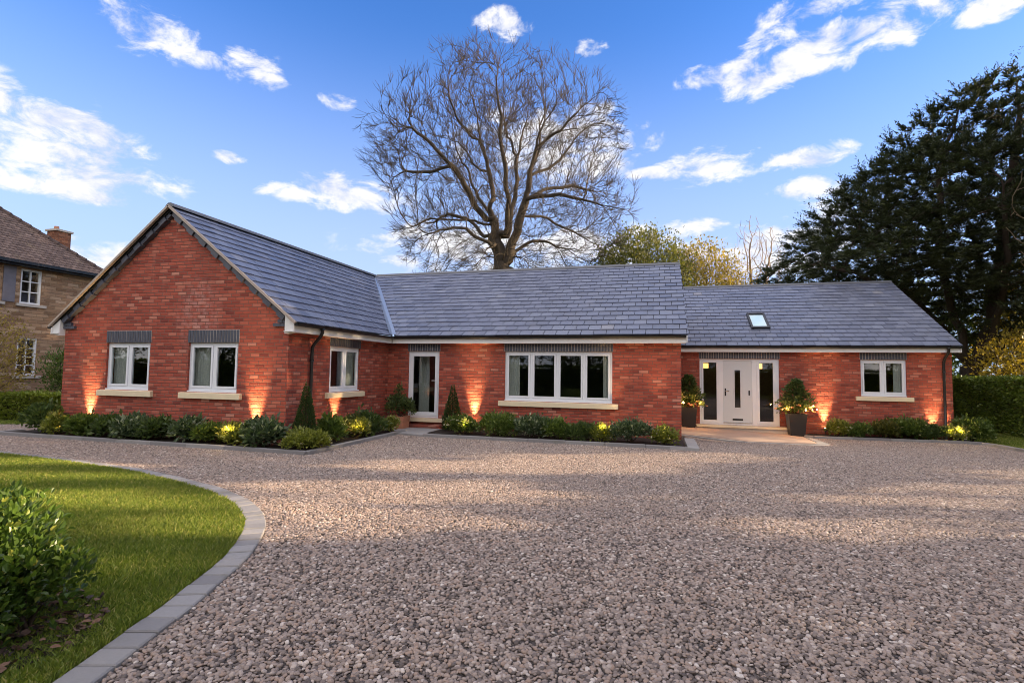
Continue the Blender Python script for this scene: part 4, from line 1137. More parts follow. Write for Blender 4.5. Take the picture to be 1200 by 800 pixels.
# ------------------------------------------------------------------ hedges
def hedge(name, p, q, depth, h, n, leaf, mat, label, seed, wob=.06):
    rng = np.random.default_rng(seed); p, q = np.array(p, float), np.array(q, float); u = (q-p); L = np.linalg.norm(u); u /= L; v = np.array([-u[1], u[0]])
    f = rng.uniform(size=n); face = np.where(f < .55, 0, np.where(f < .8, 1, 2))
    s = rng.uniform(0, L, n); dd = np.where(face == 0, rng.uniform(0, .14, n)**1.3, rng.uniform(0, depth, n)); dd = np.where(face == 2, rng.uniform(0, depth, n), dd)
    z = np.where(face == 0, rng.uniform(.02, h, n), np.where(face == 1, h - rng.uniform(0, .1, n), rng.uniform(0, h, n)))
    wb = wob*(np.sin(s*2.1) + np.sin(s*5.3+z*4) + np.sin(z*6+s*1.3))*.5
    P2 = p + np.outer(s, u) + np.outer(dd + wb, v)
    Z = gz(P2[:, 0], P2[:, 1]) + z + wb*.5 + np.where(rng.uniform(size=n) < .08, rng.uniform(0, .08, n), 0)*(face == 1)
    P = np.stack([P2[:, 0], P2[:, 1], Z], 1)
    Dn = np.where((face == 1)[:, None], np.array([0, 0, 1.]), np.array([-v[0], -v[1], .2])) + rng.normal(size=(n, 3))*.6
    Ls = leaf*rng.uniform(.7, 1.3, n)
    V, F, m = leaf_arrays(P, Dn, Ls, Ls*.55, rng, up=np.array([0, 0, 1.]))
    mb = MB(); mb.add(V, F, 0, np.repeat(np.clip(rng.normal(.5, .25, n), 0, 1), m))
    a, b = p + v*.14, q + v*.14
    core = [a, b, b + v*(depth-.2), a + v*(depth-.2)]  # solid twig-brown core, kept dark as the shade between the leaves
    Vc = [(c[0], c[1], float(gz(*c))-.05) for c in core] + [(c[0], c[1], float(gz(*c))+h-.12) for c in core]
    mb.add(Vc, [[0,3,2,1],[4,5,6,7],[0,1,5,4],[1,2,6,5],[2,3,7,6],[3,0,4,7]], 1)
    o = mb.build(name, [mat, mat_plain('hedge_twig_shade', (.05, .05, .026), .9)]); return tag(o, label, 'hedge')
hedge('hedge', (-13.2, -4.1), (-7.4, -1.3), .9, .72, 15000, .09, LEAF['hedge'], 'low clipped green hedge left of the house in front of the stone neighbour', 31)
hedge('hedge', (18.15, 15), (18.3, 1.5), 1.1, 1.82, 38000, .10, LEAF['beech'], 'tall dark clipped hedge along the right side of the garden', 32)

# ------------------------------------------------------------------ foreground bush at the left
rng = np.random.default_rng(77)
mb = MB()
cl = [((3.52, -11.16), .52, .80, 3400), ((3.86, -11.06), .34, .60, 1800), ((3.80, -11.35), .36, .56, 1600), ((3.3, -10.9), .4, .82, 1300)]
for (c, r, h, n) in cl:
    t = bush_mesh(r, r, h, n, .046, rng, lobes=9, hexa=True, upness=.7, wl=.62, loose=.15)
    for (V, ) in [(v,) for v in t.v]: V[:, 0] += c[0]; V[:, 1] += c[1]; V[:, 2] += .03
    base = mb.n
    for V in t.v: mb.v.append(V)
    for (f, m, rr, sm) in t.f: mb.f.append((f + base, m, rr, sm))
    mb.n += t.n
o = mb.build('broadleaf_bush', [LEAF['laurel'], DBARK, FLOWER], loc=(3.6, -11.15, 0))
tag(o, 'glossy broad-leaved bush on the lawn at the left foreground edge', 'bush')
mb = MB(); rng = np.random.default_rng(78); n = 700
a = rng.uniform(0, 6.283, n); r_ = np.sqrt(rng.uniform(0, 1, n))
P = np.stack([3.66 + r_*np.cos(a)*.62, -11.2 + r_*np.sin(a)*.62, .045 + rng.uniform(0, .03, n)], 1)
Dd = np.stack([np.cos(a*7), np.sin(a*7), rng.normal(0, .15, n)], 1)
V, F, m = leaf_arrays(P, Dd, rng.uniform(.03, .08, n), rng.uniform(.02, .05, n), rng, .1, True, np.array([0, 0, 1.]))
mb.add(V, F, 0, np.repeat(rng.uniform(0, 1, n), m))
def mat_litter():
    t = NT('leaf_litter'); c = t.ramp(t.attr(), [(0, (.03, .018, .012)), (.5, (.08, .045, .028)), (1, (.20, .11, .07))]); return t.done(t.pbsdf(c, .8))
tag(mb.build('mulch', mat_litter()), 'brown bark chips and dead leaves under the foreground bush', 'mulch', kind='stuff')
prism_g('shrub_bed', [(3.66 + .62*math.cos(t)*(1+.08*math.sin(3*t)), -11.2 + .60*math.sin(t)*(1+.08*math.cos(5*t))) for t in np.linspace(0, 6.283, 25)[:-1]], 0, .043, SOIL)

# ------------------------------------------------------------------ neighbour's house
nb = empty('stone_house', (-16, -6, 0), 'brown stone house with a tiled hipped roof behind the left hedge', 'house')
NX = -13.0; NY = 1.28
F_N = lambda a, d, z: (NX - d, a, z)
def to_nb(o): o.parent = nb; o.matrix_parent_inverse = Matrix.Translation((16, 6, 0)); return o
wu = [(-2.45, -1.66, 3.60, 4.76), (-1.09, -.47, 3.60, 4.76)]; wl_ = [(-1.07, -.49, 1.22, 2.47), (-3.2, -2.3, 1.2, 2.45)]
mb = MB(); wall_mesh(mb, F_N, -7, NY, -.3, 5.0, wu + wl_)
mb.box((-21, NY-.3, -.3), (NX-.301, NY-.001, 5.0))
mb.box((-21, -7, -.3), (NX-.301, -6.7, 5.0))
to_nb(mb.build('wall', [STONEWALL, INNER]))
mb = MB(); mb.box((-16.0, -6.6, -.2), (-15.9, NY-.31, 5)); mb.box((-15.89, -6.6, 2.8), (NX-.31, NY-.31, 2.9)); to_nb(mb.build('room_interior', INNER))
def swin(o, cols, rows):
    a0, a1, z0, z1 = o; mb = MB(); fr = .06; d = .03
    fbox(mb, F_N, a0, a1, d, d+.07, z1-fr, z1); fbox(mb, F_N, a0, a1, d, d+.07, z0, z0+fr)
    fbox(mb, F_N, a0, a0+fr, d, d+.07, z0+fr, z1-fr); fbox(mb, F_N, a1-fr, a1, d, d+.07, z0+fr, z1-fr)
    for i in range(1, cols): x = a0+fr+(a1-a0-2*fr)*i/cols; fbox(mb, F_N, x-.016, x+.016, d+.01, d+.06, z0+fr, z1-fr)
    for j in range(1, rows):
        z = z0+fr+(z1-z0-2*fr)*j/rows
        for i in range(cols):
            xa = a0+fr+(a1-a0-2*fr)*i/cols + (.0165 if i else 0); xb = a0+fr+(a1-a0-2*fr)*(i+1)/cols - (.0165 if i < cols-1 else 0)
            fbox(mb, F_N, xa, xb, d+.012, d+.06, z-.016, z+.016)
    w = to_nb(mb.build('window', WHITEW))
    p = MB(); fbox(p, F_N, a0+fr, a1-fr, d+.062, d+.066, z0+fr, z1-fr); p.build('pane', GLASS, w)
    s = MB(); fbox(s, F_N, a0-.1, a1+.15, -.06, .03, z0-.09, z0-.002); s.build('sill', STEPST, w)
for o in wu: swin(o, 2, 3)
for o in wl_: swin(o, 2, 4)
mb = MB(); fbox(mb, F_N, -1.58, -1.24, -.03, -.002, 3.62, 4.78); to_nb(mb.build('hung_panel', SLATEHANG))
mb = MB(); fbox(mb, F_N, -4, -1.72, -.03, -.002, 3.36, 3.50); to_nb(mb.build('string_course', STEPST))
# hipped roof, slope .9
ex, ey, ez = NX+.32, NY+.34, 4.97; k = .9; run = 4.2
L_ = math.hypot(run, run*k)
def nroof(p, al, up, ln, clip, seed): return to_nb(slates('roof', p, al, up, ln, L_, clip, .15, .2, TILE, None, seed, .016))
nroof((ex, ey, ez), (0, -1, 0), (-run/L_, 0, run*k/L_), 8.94, lambda t: (t*run, 8.94 - t*run), 41)
nroof((ex, ey, ez), (-1, 0, 0), (0, -run/L_, run*k/L_), 2*run, lambda t: (t*run, 2*run - t*run), 42)
# hip tiles
mb = MB(); a, b = np.array([ex, ey, ez+.03]), np.array([ex-run, ey-run, ez+run*k+.03])
for i in range(22):
    p0, p1 = a + (b-a)*i/22, a + (b-a)*(i+1.08)/22
    mb.tube([p0 - (0, 0, .06), p1 - (0, 0, .075)], [.115, .10], 9)
to_nb(mb.build('hip_tiles', TILE))
mb = MB(); mb.box((ex-.05, -7.3, ez-.10), (ex+.06, ey+.02, ez-.005)); mb.box((-21, ey-.03, ez-.101), (ex-.051, ey+.08, ez-.006)); to_nb(mb.build('gutter', BLACKPL))
mb = MB(); mb.box((NX+.002, -7, ez-.16), (ex-.052, NY, ez-.11)); to_nb(mb.build('soffit', DARKMET))
mb = MB(); mb.box((-14.92, .80, 4.9), (-14.42, 1.30, 6.62)); ch = to_nb(mb.build('chimney', CHIMB))
mb = MB(); mb.box((-14.97, .75, 6.62), (-14.37, 1.35, 6.69)); to_nb(mb.build('chimney_cap', [STEPST])); mb = MB(); mb.lathe((-14.75, 1.0, 6.69), [(.0, 0), (.09, 0), (.075, .16), (.06, .16), (.06, .05), (0, .05)], 14); to_nb(mb.build('chimney_pot', TERRA))

# ------------------------------------------------------------------ trees
def to_local(P): return P
CR = np.array([math.cos(rad(15.7)), math.sin(rad(15.7)), 0.]); CF = np.array([-math.sin(rad(15.7)), math.cos(rad(15.7)), 0.])   # across / away directions used only to lay out the garden
def bare_tree():
    rng = np.random.default_rng(21)
    base = np.array([-3.6, 23.0, 0.]); m = .0224
    root = empty('bare_tree', tuple(base), 'large leafless spreading tree standing behind the middle roof', 'tree')
    def L(pts, dep):
        out = []
        for (x, y), d in zip(pts, dep): out.append(CR*((x-465)*m) + CF*d + np.array([0, 0, 8.9 + (765-y)*m*(.95 if y < 765 else 1.)]))
        return out
    limbs = [
     ('t', [(468, 1165), (466, 1000), (462, 850), (460, 760)], [0, 0, 0, 0]),
     ('A', [(445, 680), (436, 600), (428, 510), (412, 410), (380, 300), (370, 205), (345, 120), (330, 65)], [0, .1, .3, .5, .7, .8, .9, 1]),
     ('B', [(487, 700), (510, 630), (535, 525), (546, 425), (568, 345), (590, 265), (640, 195)], [-.1, -.3, -.5, -.6, -.9, -1.2, -1.6]),
     ('c', [(478, 640), (492, 520), (508, 420), (506, 325), (522, 240), (545, 130), (535, 80)], [.5, 1, 1.6, 2, 2.2, 2.4, 2.4]),
     ('l1', [(410, 590), (352, 505), (300, 430), (240, 370), (180, 325), (100, 290)], [-.3, -1, -1.6, -2.2, -2.6, -3]),
     ('l2', [(400, 640), (335, 565), (260, 545), (180, 562), (115, 545)], [.5, 1.4, 2.2, 2.8, 3.2]),
     ('r1', [(545, 450), (620, 392), (680, 312), (722, 245), (790, 205)], [-.6, .2, .8, 1.3, 1.6]),
     ('r2', [(540, 525), (640, 520), (740, 558), (830, 590)], [-.8, -1.6, -2.4, -3]),
     ('f', [(470, 640), (478, 560), (470, 470), (455, 380), (450, 280), (440, 170)], [-.6, -1.5, -2.4, -3, -3.4, -3.6]),
     ('b', [(440, 640), (420, 560), (360, 440), (310, 330), (280, 230), (262, 130)], [.8, 1.8, 2.6, 3.2, 3.4, 3.6]),
     ('d1', [(430, 690), (350, 640), (270, 650), (200, 690)], [-.8, -1.6, -2, -2.4]),
     ('d2', [(500, 690), (580, 640), (670, 660), (750, 700)], [.8, 1.6, 2, 2.4]),
     ('e1', [(375, 290), (320, 250), (280, 170), (275, 100)], [.7, .2, -.4, -.8]),
     ('e2', [(412, 410), (350, 360), (300, 270), (250, 230), (200, 220)], [.5, 1.4, 2.2, 2.8, 3.2]),
     ('e3', [(568, 345), (640, 310), (700, 250), (760, 200)], [-.9, -1.8, -2.6, -3]),
     ('e4', [(535, 525), (600, 470), (690, 440), (790, 450)], [-.6, .4, 1.4, 2]),
     ('e5', [(506, 325), (470, 240), (455, 150), (440, 90)], [2, 2.6, 3, 3.2]),
     ('e6', [(300, 430), (230, 440), (160, 430), (90, 440)], [-1.6, -1, -.4, 0]),
     ('e7', [(520, 580), (610, 570), (720, 620), (810, 650)], [-.5, .6, 1.4, 2]),
     ('e8', [(430, 600), (340, 600), (240, 610), (170, 650)], [.3, -.8, -1.8, -2.4]),
     ('e9', [(546, 425), (580, 330), (580, 230), (600, 140)], [-.6, .3, 1.0, 1.4])]
    pos, par = [], []
    att = {'A': 't', 'B': 't', 'c': 'A', 'l1': 'A', 'l2': 'A', 'r1': 'B', 'r2': 'B', 'f': 'A', 'b': 'A', 'd1': 'A', 'd2': 'B', 'e1': 'A', 'e2': 'A', 'e3': 'B', 'e4': 'B', 'e5': 'c', 'e6': 'l1', 'e7': 'B', 'e8': 'A', 'e9': 'B'}
    ends = {}
    for nm, pts, dep in limbs:
        P = L(pts, dep)
        if nm == 't': prev = -1
        else:
            src = ends[att[nm]]
            prev = min(src, key=lambda i: np.linalg.norm(pos[i] - P[0])) if att[nm] != 't' else src[-1]
        ids = []
        for q in P:
            if prev >= 0:
                a = pos[prev]; n = max(1, int(np.linalg.norm(q-a)/.38))
                o1, o2 = rng.normal(size=3)*.09, rng.normal(size=3)*.06
                if nm == 't': o1, o2 = o1*.3, o2*.3
                for j in range(1, n):
                    t_ = j/n
                    pos.append(a + (q-a)*t_ + o1*math.sin(t_*math.pi) + o2*math.sin(t_*2*math.pi) + rng.normal(size=3)*.02); par.append(prev); prev = len(pos)-1; ids.append(prev)
            pos.append(q); par.append(prev); prev = len(pos)-1; ids.append(prev)
        ends[nm] = ids
    # attractors: uneven crown, fuller in clumps, reaching down to the roof line
    out = np.array([(300,45),(350,20),(400,40),(470,88),(540,70),(600,115),(700,165),(800,180),(838,300),(826,380),(818,450),(858,540),(855,610),(800,700),(740,760),(560,800),(300,790),(170,740),(125,640),(150,550),(60,470),(50,430),(105,385),(12,330),(55,245),(140,195),(232,158),(250,85)], float)
    n = 60000
    X = rng.uniform(0, 870, n); Y = rng.uniform(15, 800, n); k = inside(out, X, Y)
    X, Y = X[k], Y[k]
    dn = 1 - np.clip(np.hypot((X-440)/430, (Y-430)/430), 0, 1)**2
    Dp = rng.uniform(-1, 1, len(X))*6.4*np.sqrt(np.clip(dn + .12, 0, 1))
    f = np.sin(X/43.+1.3*np.sin(Y/61.)+Dp*.5) + np.sin(Y/37.+1.1*np.sin(X/57.)-Dp*.7) + np.sin(Dp*1.4+X/90.)
    k = f > rng.uniform(-1.1, 1.5, len(X))
    X, Y, Dp = X[k][:13000], Y[k][:13000], Dp[k][:13000]
    A_ = np.outer((X-465)*m, CR) + np.outer(Dp, CF) + np.outer(8.9 + (765-Y)*m*.94, [0, 0, 1.])
    par0_ = list(par); tmask_ = [i in set(ends['t']) for i in range(len(par0_))]
    pos, par = colonize(A_, pos, par, .30, 1.9, .62, 70, rng, .12, (0, 0, .10), 24000, 2, .9, np.array([0, 0, 8.5]), .60)
    nl = len(pos)*0 + len(par0_); r = pipe_radii(par, .0125, 2.02)
    r = np.where(r > .03, .03 + (r-.03)*1.32, r); ist = np.array(tmask_); k_ = np.arange(len(ist)); r[k_[ist]] = np.interp(pos[k_[ist], 2], [0, 6, 9.5], [1.2, 1.0, .9])
    # twigs
    kids = np.bincount(par[par >= 0], minlength=len(par)); tips = np.where((kids == 0))[0]; small = np.where((r < .03))[0]
    src = np.concatenate([np.repeat(tips, 4), rng.choice(small, int(len(small)*1.5))])
    d0 = unit(pos[src] - pos[par[src]]); d0 = unit(d0 + unit(pos[src] - np.array([0, 0, 8.5]))*.7 + np.array([0, 0, .18])); d1 = unit(d0 + rng.normal(size=d0.shape)*.38); l = rng.uniform(.28, .6, len(src))[:, None]
    p1 = pos[src] + d1*l; d2 = unit(d1 + rng.normal(size=d0.shape)*.3 + np.array([0, 0, .15])); p2 = p1 + d2*l*.8
    N0 = len(pos); ns = len(src)
    pos = np.concatenate([pos, p1, p2]); par = np.concatenate([par, src, np.arange(N0, N0+ns)]); r = np.concatenate([r, np.full(ns, .0100), np.full(ns, .0068)])
    thick = r >= .11
    mt = MB(); mc = MB()
    # trunk part and crown part share the skeleton
    branch_mesh(mt, pos, par, np.where(thick, r, r), 0) if False else None
    def sub(mask, mb):
        # parents always precede children in a pipe model; keep segment if the child is in the mask
        main = np.full(len(pos), -1)
        for i in range(len(pos)):
            p = par[i]
            if p >= 0 and (main[p] < 0 or r[i] > r[main[p]]): main[p] = i
        pp = par.copy(); pp2 = np.where(mask, pp, -1)
        keep = mask.copy(); 
        idx = np.where(mask | np.isin(np.arange(len(pos)), pp[mask & (pp >= 0)]))[0]
        mp = np.full(len(pos), -1); mp[idx] = np.arange(len(idx))
        np_par = np.array([mp[pp[i]] if (mask[i] and pp[i] >= 0) else -1 for i in idx])
        branch_mesh(mb, pos[idx], np_par, r[idx], 0, .05, 8, 3)
    sub(thick, mt); sub(~thick, mc)
    mt.build('trunk', BARK, root); mc.build('crown', BARK, root)
bare_tree()

def leafy_tree(name, base, height, crown_c, crown_r, label, leafmat, barkmat, seed, n_att=900, step=.4, tip=.012, r0=.25, leaf=.16, per=30, spread=.35, group=None, keepfn=None, flat=1., up=.2, leafw=.5, gap=None, scale_twig=True, cat='tree'):
    rng = np.random.default_rng(seed); base = np.array(base, float)
    root = empty(name, tuple(base), label, cat, group)
    U = fibo(n_att, rng)*(rng.uniform(.1, 1, n_att)**.4)[:, None]
    cr = np.array(crown_r, float); cc = np.array(crown_c, float)
    A_ = cc + U*cr
    if keepfn is not None: A_ = A_[keepfn(A_)]
    p0 = [np.array([0, 0, 0.])]; pr = [-1]; top = cc*np.array([.6, .6, 1.]) - np.array([0, 0, cr[2]*.35])
    n = max(3, int(np.linalg.norm(top)/step))
    for i in range(1, n+1):
        p0.append(top*i/n + rng.normal(size=3)*.04); pr.append(len(p0)-2)
    pos, par = colonize(A_, p0, pr, step, max(cr)*1.2, step*1.4, 80, rng, .25, (0, 0, .02), 6000)
    r = pipe_radii(par, tip, 2.4); r = np.where(r > .03, .03 + (r-.03)*max(r0-.03, .001)/max(r[0]-.03, .001), r)
    mt = MB(); branch_mesh(mt, pos, par, r, 0, .05, 7, 3); mt.build('trunk', barkmat, root)
    if per:
        src = np.where((r < .045))[0]; src = np.repeat(src, per)
        q = len(src)
        off = rng.normal(size=(q, 3))*spread*np.array([1, 1, flat])
        P = pos[src] + off
        k = np.ones(q, bool)
        if gap is not None: k = gap(P + base, rng)
        P = P[k]; q = len(P)
        Dd = unit(P - cc*np.array([1, 1, .8]))*.7 + rng.normal(size=(q, 3))*.6 + np.array([0, 0, up])
        Ls = leaf*rng.uniform(.65, 1.35, q)
        V, F, m = leaf_arrays(P, Dd, Ls, Ls*leafw, rng)
        mc = MB(); mc.add(V, F, 0, np.repeat(np.clip(rng.normal(.5, .25, q), 0, 1), m))
        mc.build('crown', leafmat, root)
    return root

# sunlit ground patches, shaped by gaps cut in the crowns: (x, y, half-length along the sun, half-width)
PATCH = [(1.0, -8.72, 2.0, .10), (3.2, -9.15, .7, .0), (-.9, -8.05, 1.6, -.02), (-2.5, -7.35, 2.0, .0), (4.0, -8.5, 1.0, .45), (3.9, -7.1, 1.5, .40), (4.6, -5.0, 2.2, .30), (6.2, -3.6, 1.6, .34),
         (9.1, -7.08, 1.1, .14), (9.9, -5.6, 1.2, -.08), (12.2, -4.2, 1.6, .12), (1.05, -11.93, .45, .55), (13.6, -2.6, 1.4, .2), (7.8, -2.5, 1.0, .25)]
PATCH2 = [(12.0, 8.9, 3.0, 1.1)]  # beam cut open towards the yellow shrub behind the right hedge
def sun_gap(P, rng, patches=PATCH):  # drops leaves whose shadow would fall inside a patch
    t = P[:, 2]/SUN[2]; G = P[:, :2] - SUN[:2]*t[:, None]
    a = G @ SUN_H; b = G @ np.array([-SUN_H[1], SUN_H[0]])
    k = np.ones(len(P), bool)
    for (x, y, l, w) in patches:
        c = np.array([x, y]); ca = c @ SUN_H; cb = c @ np.array([-SUN_H[1], SUN_H[0]])
        e = ((a-ca)/(l+.9))**2 + ((b-cb)/(w+.42))**2 + .35*np.sin(a*2.3+x)*np.sin(b*5+y)
        k &= ~(e < 1)
    return k

def cedar():
    rng = np.random.default_rng(51); base = np.array([21.1, 15.5, -.24])
    root = empty('cedar_tree', tuple(base), 'huge dark evergreen tree towering behind the right wing', 'tree')
    pos = [np.array([0, 0, 0.])]; par = [-1]
    def limb(start, pts):
        prev = start; ids = []
        for q in pts:
            q = np.array(q, float); a = pos[prev]; n = max(1, int(np.linalg.norm(q-a)/.45))
            for j in range(1, n+1):
                pos.append(a + (q-a)*j/n + rng.normal(size=3)*.04); par.append(prev); prev = len(pos)-1; ids.append(prev)
        return ids
    def W3(l, d, z): return CR*l + CF*d + np.array([0, 0, z])
    tr = limb(0, [W3(0, 0, 2.2)])
    st = [limb(tr[-1], [W3(-.5, .2, 4.5), W3(-1.2, .3, 8), W3(-1.0, .2, 12), W3(0, 0, 15)]), limb(tr[-1], [W3(.7, -.2, 4.2), W3(1.6, 0, 8), W3(2.5, 0, 13), W3(2.6, 0, 15.5)]),
          limb(tr[-1], [W3(-1.4, -.3, 3.6), W3(-3.2, -.5, 5.2), W3(-5.5, -.4, 6.5), W3(-7.6, 0, 6.9)]), limb(tr[-1], [W3(.2, -1, 4), W3(-.6, -2.5, 6.5), W3(-1.5, -3.4, 9.5)]), limb(tr[-1], [W3(2, .4, 3.8), W3(4.2, .8, 5.5), W3(6.5, .8, 7.5)]), limb(tr[-3], [W3(-1.8, .6, 2.8), W3(-3.6, 1.2, 3.9), W3(-5.2, 1.4, 4.6)]), limb(tr[-3], [W3(1.5, -.8, 2.6), W3(3.2, -1.6, 3.6), W3(5, -2, 4.2)]), limb(tr[-1], [W3(-.4, 1, 4), W3(-2.2, 2, 7), W3(-3.6, 2.6, 10)])]
    n = 10500
    # crown: sloping left outline, flattish dome
    X = rng.uniform(-8.8, 10, n*8); Dp = rng.uniform(-4.4, 4.8, n*8); Z = rng.uniform(3.0, 16.9, n*8)
    sc_ = 1 - np.clip(-Dp, 0, 5)*.045                                   # near boughs reach less high
    top = np.interp(X, [-8.8, -8.1, -7.2, -6.2, -4.4, -2.6, -.2, 2.5, 6, 10], [6.4, 7.0, 8.5, 9.7, 11.6, 13.6, 15.5, 16.4, 16.0, 13])
    bot = np.interp(X, [-9.2, -7, -4, -1, 2, 6, 10], [6.3, 6.1, 5.7, 4.4, 3.4, 3.0, 3.0])
    wd = np.sqrt(np.clip(1 - (Dp/5.2)**2, 0, 1))
    topd = bot + (top-bot)*wd*sc_
    lay = np.sin(Z*2.4 + np.sin(X*1.1 + Dp*.6)*1.3 + X*.25)
    k = (Z < topd) & (Z > bot) & ((lay > -.22) | (rng.uniform(size=n*8) < .14))
    A_ = np.outer(X[k], CR) + np.outer(Dp[k], CF) + np.outer(Z[k], [0, 0, 1.]); A_ = A_[:n]
    P, pr = colonize(A_, pos, par, .42, 4.0, .46, 80, rng, .22, (0, 0, .02), 17000)
    r = pipe_radii(pr, .012, 2.3); r = np.where(r > .03, .03 + (r-.03)*(.46-.03)/(r[0]-.03), r)
    mt = MB(); branch_mesh(mt, P, pr, r, 0, .05, 8, 3); mt.build('trunk', DBARK, root)
    kids = np.bincount(pr[pr >= 0], minlength=len(pr))
    src = np.where((r < .03) & (P[:, 2] > 2.6))[0]; 
    # long feathery plumes on the outer tips, short sprays within
    lead = np.where((kids == 0) & (P[:, 2] > 5))[0]
    topz = np.interp(P @ CR, [-8.8, -8.1, -7.2, -6.2, -4.4, -2.6, -.2, 2.5, 6, 10], [6.4, 7.0, 8.5, 9.7, 11.6, 13.6, 15.5, 16.4, 16.0, 13])
    lead = lead[P[lead, 2] > topz[lead] - 1.6]; lead = np.concatenate([lead, lead])
    src = np.concatenate([np.repeat(src, 5), lead]); q = len(src); isl = np.arange(q) >= q - len(lead)
    out = unit((P[src] - np.array([0, 0, 6.0]))*np.array([1, 1, .75]))
    dr = unit(unit(P[src] - P[np.maximum(pr[src], 0)])*.5 + out*.9 + rng.normal(size=(q, 3))*np.where(isl, .25, .42)[:, None]*np.array([1, 1, .6]) + np.where(isl, .55, .12)[:, None]*np.array([0, 0, 1.]))
    ln = np.where(isl, rng.uniform(.7, 1.35, q), rng.uniform(.35, .8, q))
    per = 17; t = np.tile(np.linspace(.05, 1, per), q); sr = np.repeat(np.arange(q), per)
    Pn = P[src][sr] + dr[sr]*(ln[sr]*t)[:, None] + np.array([0, 0, -1.])*(.16*ln[sr]*t*t)[:, None] + rng.normal(size=(q*per, 3))*.02
    side = unit(np.cross(dr, np.array([0, 0, 1.]) + rng.normal(size=(q, 3))*.2))[sr]*np.where(rng.uniform(size=q*per) < .5, -1, 1)[:, None]
    Dn = dr[sr]*.75 + side*.75 + rng.normal(size=(q*per, 3))*.22
    Ls = rng.uniform(.14, .27, q*per)*(1.2-.75*t)
    kk = sun_gap(Pn + base, rng, PATCH2) & ~((Pn[:, 2] + base[2] < 5.9) & (Pn[:, 1] + base[1] < 9.8))
    Pn, Dn, Ls = Pn[kk], Dn[kk], Ls[kk]; rr_ = np.repeat(rng.normal(.45, .22, q), per)[kk]
    V, F, m = leaf_arrays(Pn, Dn, Ls, Ls*.30, rng, up=np.array([0, 0, 1.]))
    mc = MB(); mc.add(V, F, 0, np.repeat(np.clip(rr_ + rng.normal(0, .1, len(rr_)), 0, 1), m)); mc.build('crown', LEAF['cedar'], root)
cedar()

# trees behind the house
leafy_tree('olive_tree', (5.9, 27.3, 0), 13, (0, 0, 8.6), (4.0, 3.2, 4.0), 'round olive-green tree behind the right end of the middle roof', LEAF['olive'], BARK, 81, 1000, .45, r0=.22, leaf=.20, per=48, spread=.34)
leafy_tree('golden_tree', (10.6, 28.5, 0), 12, (0, 0, 7.6), (2.7, 2.5, 4.2), 'golden-leaved tree between the olive tree and the dark evergreen', LEAF['gold'], BARK, 82, 600, .45, r0=.18, leaf=.19, per=40, spread=.35)
leafy_tree('golden_tree', (8.6, 26.0, 0), 9, (0, 0, 6.6), (1.5, 1.5, 2.8), 'small yellow-green tree just above the junction of the two roofs', LEAF['olive'], BARK, 83, 300, .4, r0=.12, leaf=.17, per=30, spread=.32)
leafy_tree('golden_tree', (12.9, 28.0, 0), 9, (0, 0, 6.6), (1.6, 1.5, 3.0), 'low golden tree at the foot of the slim bare birches', LEAF['gold'], BARK, 88, 260, .4, r0=.12, leaf=.17, per=22, spread=.35)
def birch(x, y, h, r, label, seed):
    return leafy_tree('birch_tree', (x, y, 0), h, (0, 0, h*.68), (r, r, h*.36), label, None, TWIGM, seed, 700, .28, .017, .16, per=0, group='slim bare trees')
birch(14.0, 29.5, 13.6, 1.5, 'left one of the two slim bare birch trees beside the dark evergreen', 84)
birch(15.2, 29.6, 12.9, 1.4, 'right one of the two slim bare birch trees beside the dark evergreen', 85)
leafy_tree('bare_shrub', (-10.2, 24.5, 0), 11, (0, 0, 8.6), (1.6, 1.4, 2.2), 'small twiggy bare tree top showing left of the large bare tree', None, BARK, 86, 260, .3, .011, .1, per=0)
# sunlit shrubs behind the right hedge
leafy_tree('yellow_shrub', (20.6, 11.2, -.2), 4, (0, 0, 2.3), (1.5, 1.5, 1.5), 'bright yellow sunlit shrub behind the right hedge under the evergreen', LEAF['gold'], BARK, 91, 500, .25, r0=.06, leaf=.13, per=16, spread=.2)
leafy_tree('yellow_shrub', (25.0, 16.5, -.2), 6, (0, 0, 4.0), (2.8, 2.4, 3.2), 'taller yellow-green tree at the right edge behind the hedge', LEAF['gold'], BARK, 92, 600, .35, r0=.1, leaf=.16, per=16, spread=.3)
leafy_tree('green_shrub', (21.5, 21.5, -.2), 6, (0, 0, 3.6), (5.4, 2.0, 3.4), 'shadowy green tree behind the evergreen trunk', LEAF['dark'], BARK, 93, 700, .4, r0=.1, leaf=.2, per=26, spread=.35)
# bare-twigged tree entering at the right edge
leafy_tree('bare_tree', (22.4, 8.6, -.2), 11, (0, 0, 7.4), (3.4, 2.6, 4.4), 'twiggy brown leafless tree at the right edge in front of the evergreen', None, TWIGM, 94, 900, .3, .011, .16, per=0)
# shrubs before the neighbour
leafy_tree('bronze_shrub', (-11.6, -2.6, 0), 3, (0, 0, 1.7), (1.15, 1.0, 1.45), 'loose bronze-leaved shrub at the left edge before the stone house', LEAF['bronze'], TWIGM, 95, 700, .18, .006, .05, leaf=.085, per=12, spread=.14)
leafy_tree('green_shrub', (-10.5, -1.25, 0), 2, (0, 0, 1.25), (.55, .55, .85), 'upright feathery green shrub between the stone house and the brick gable', LEAF['mid'], DBARK, 96, 300, .15, .006, .04, leaf=.12, per=22, spread=.13, up=.7, leafw=.3)

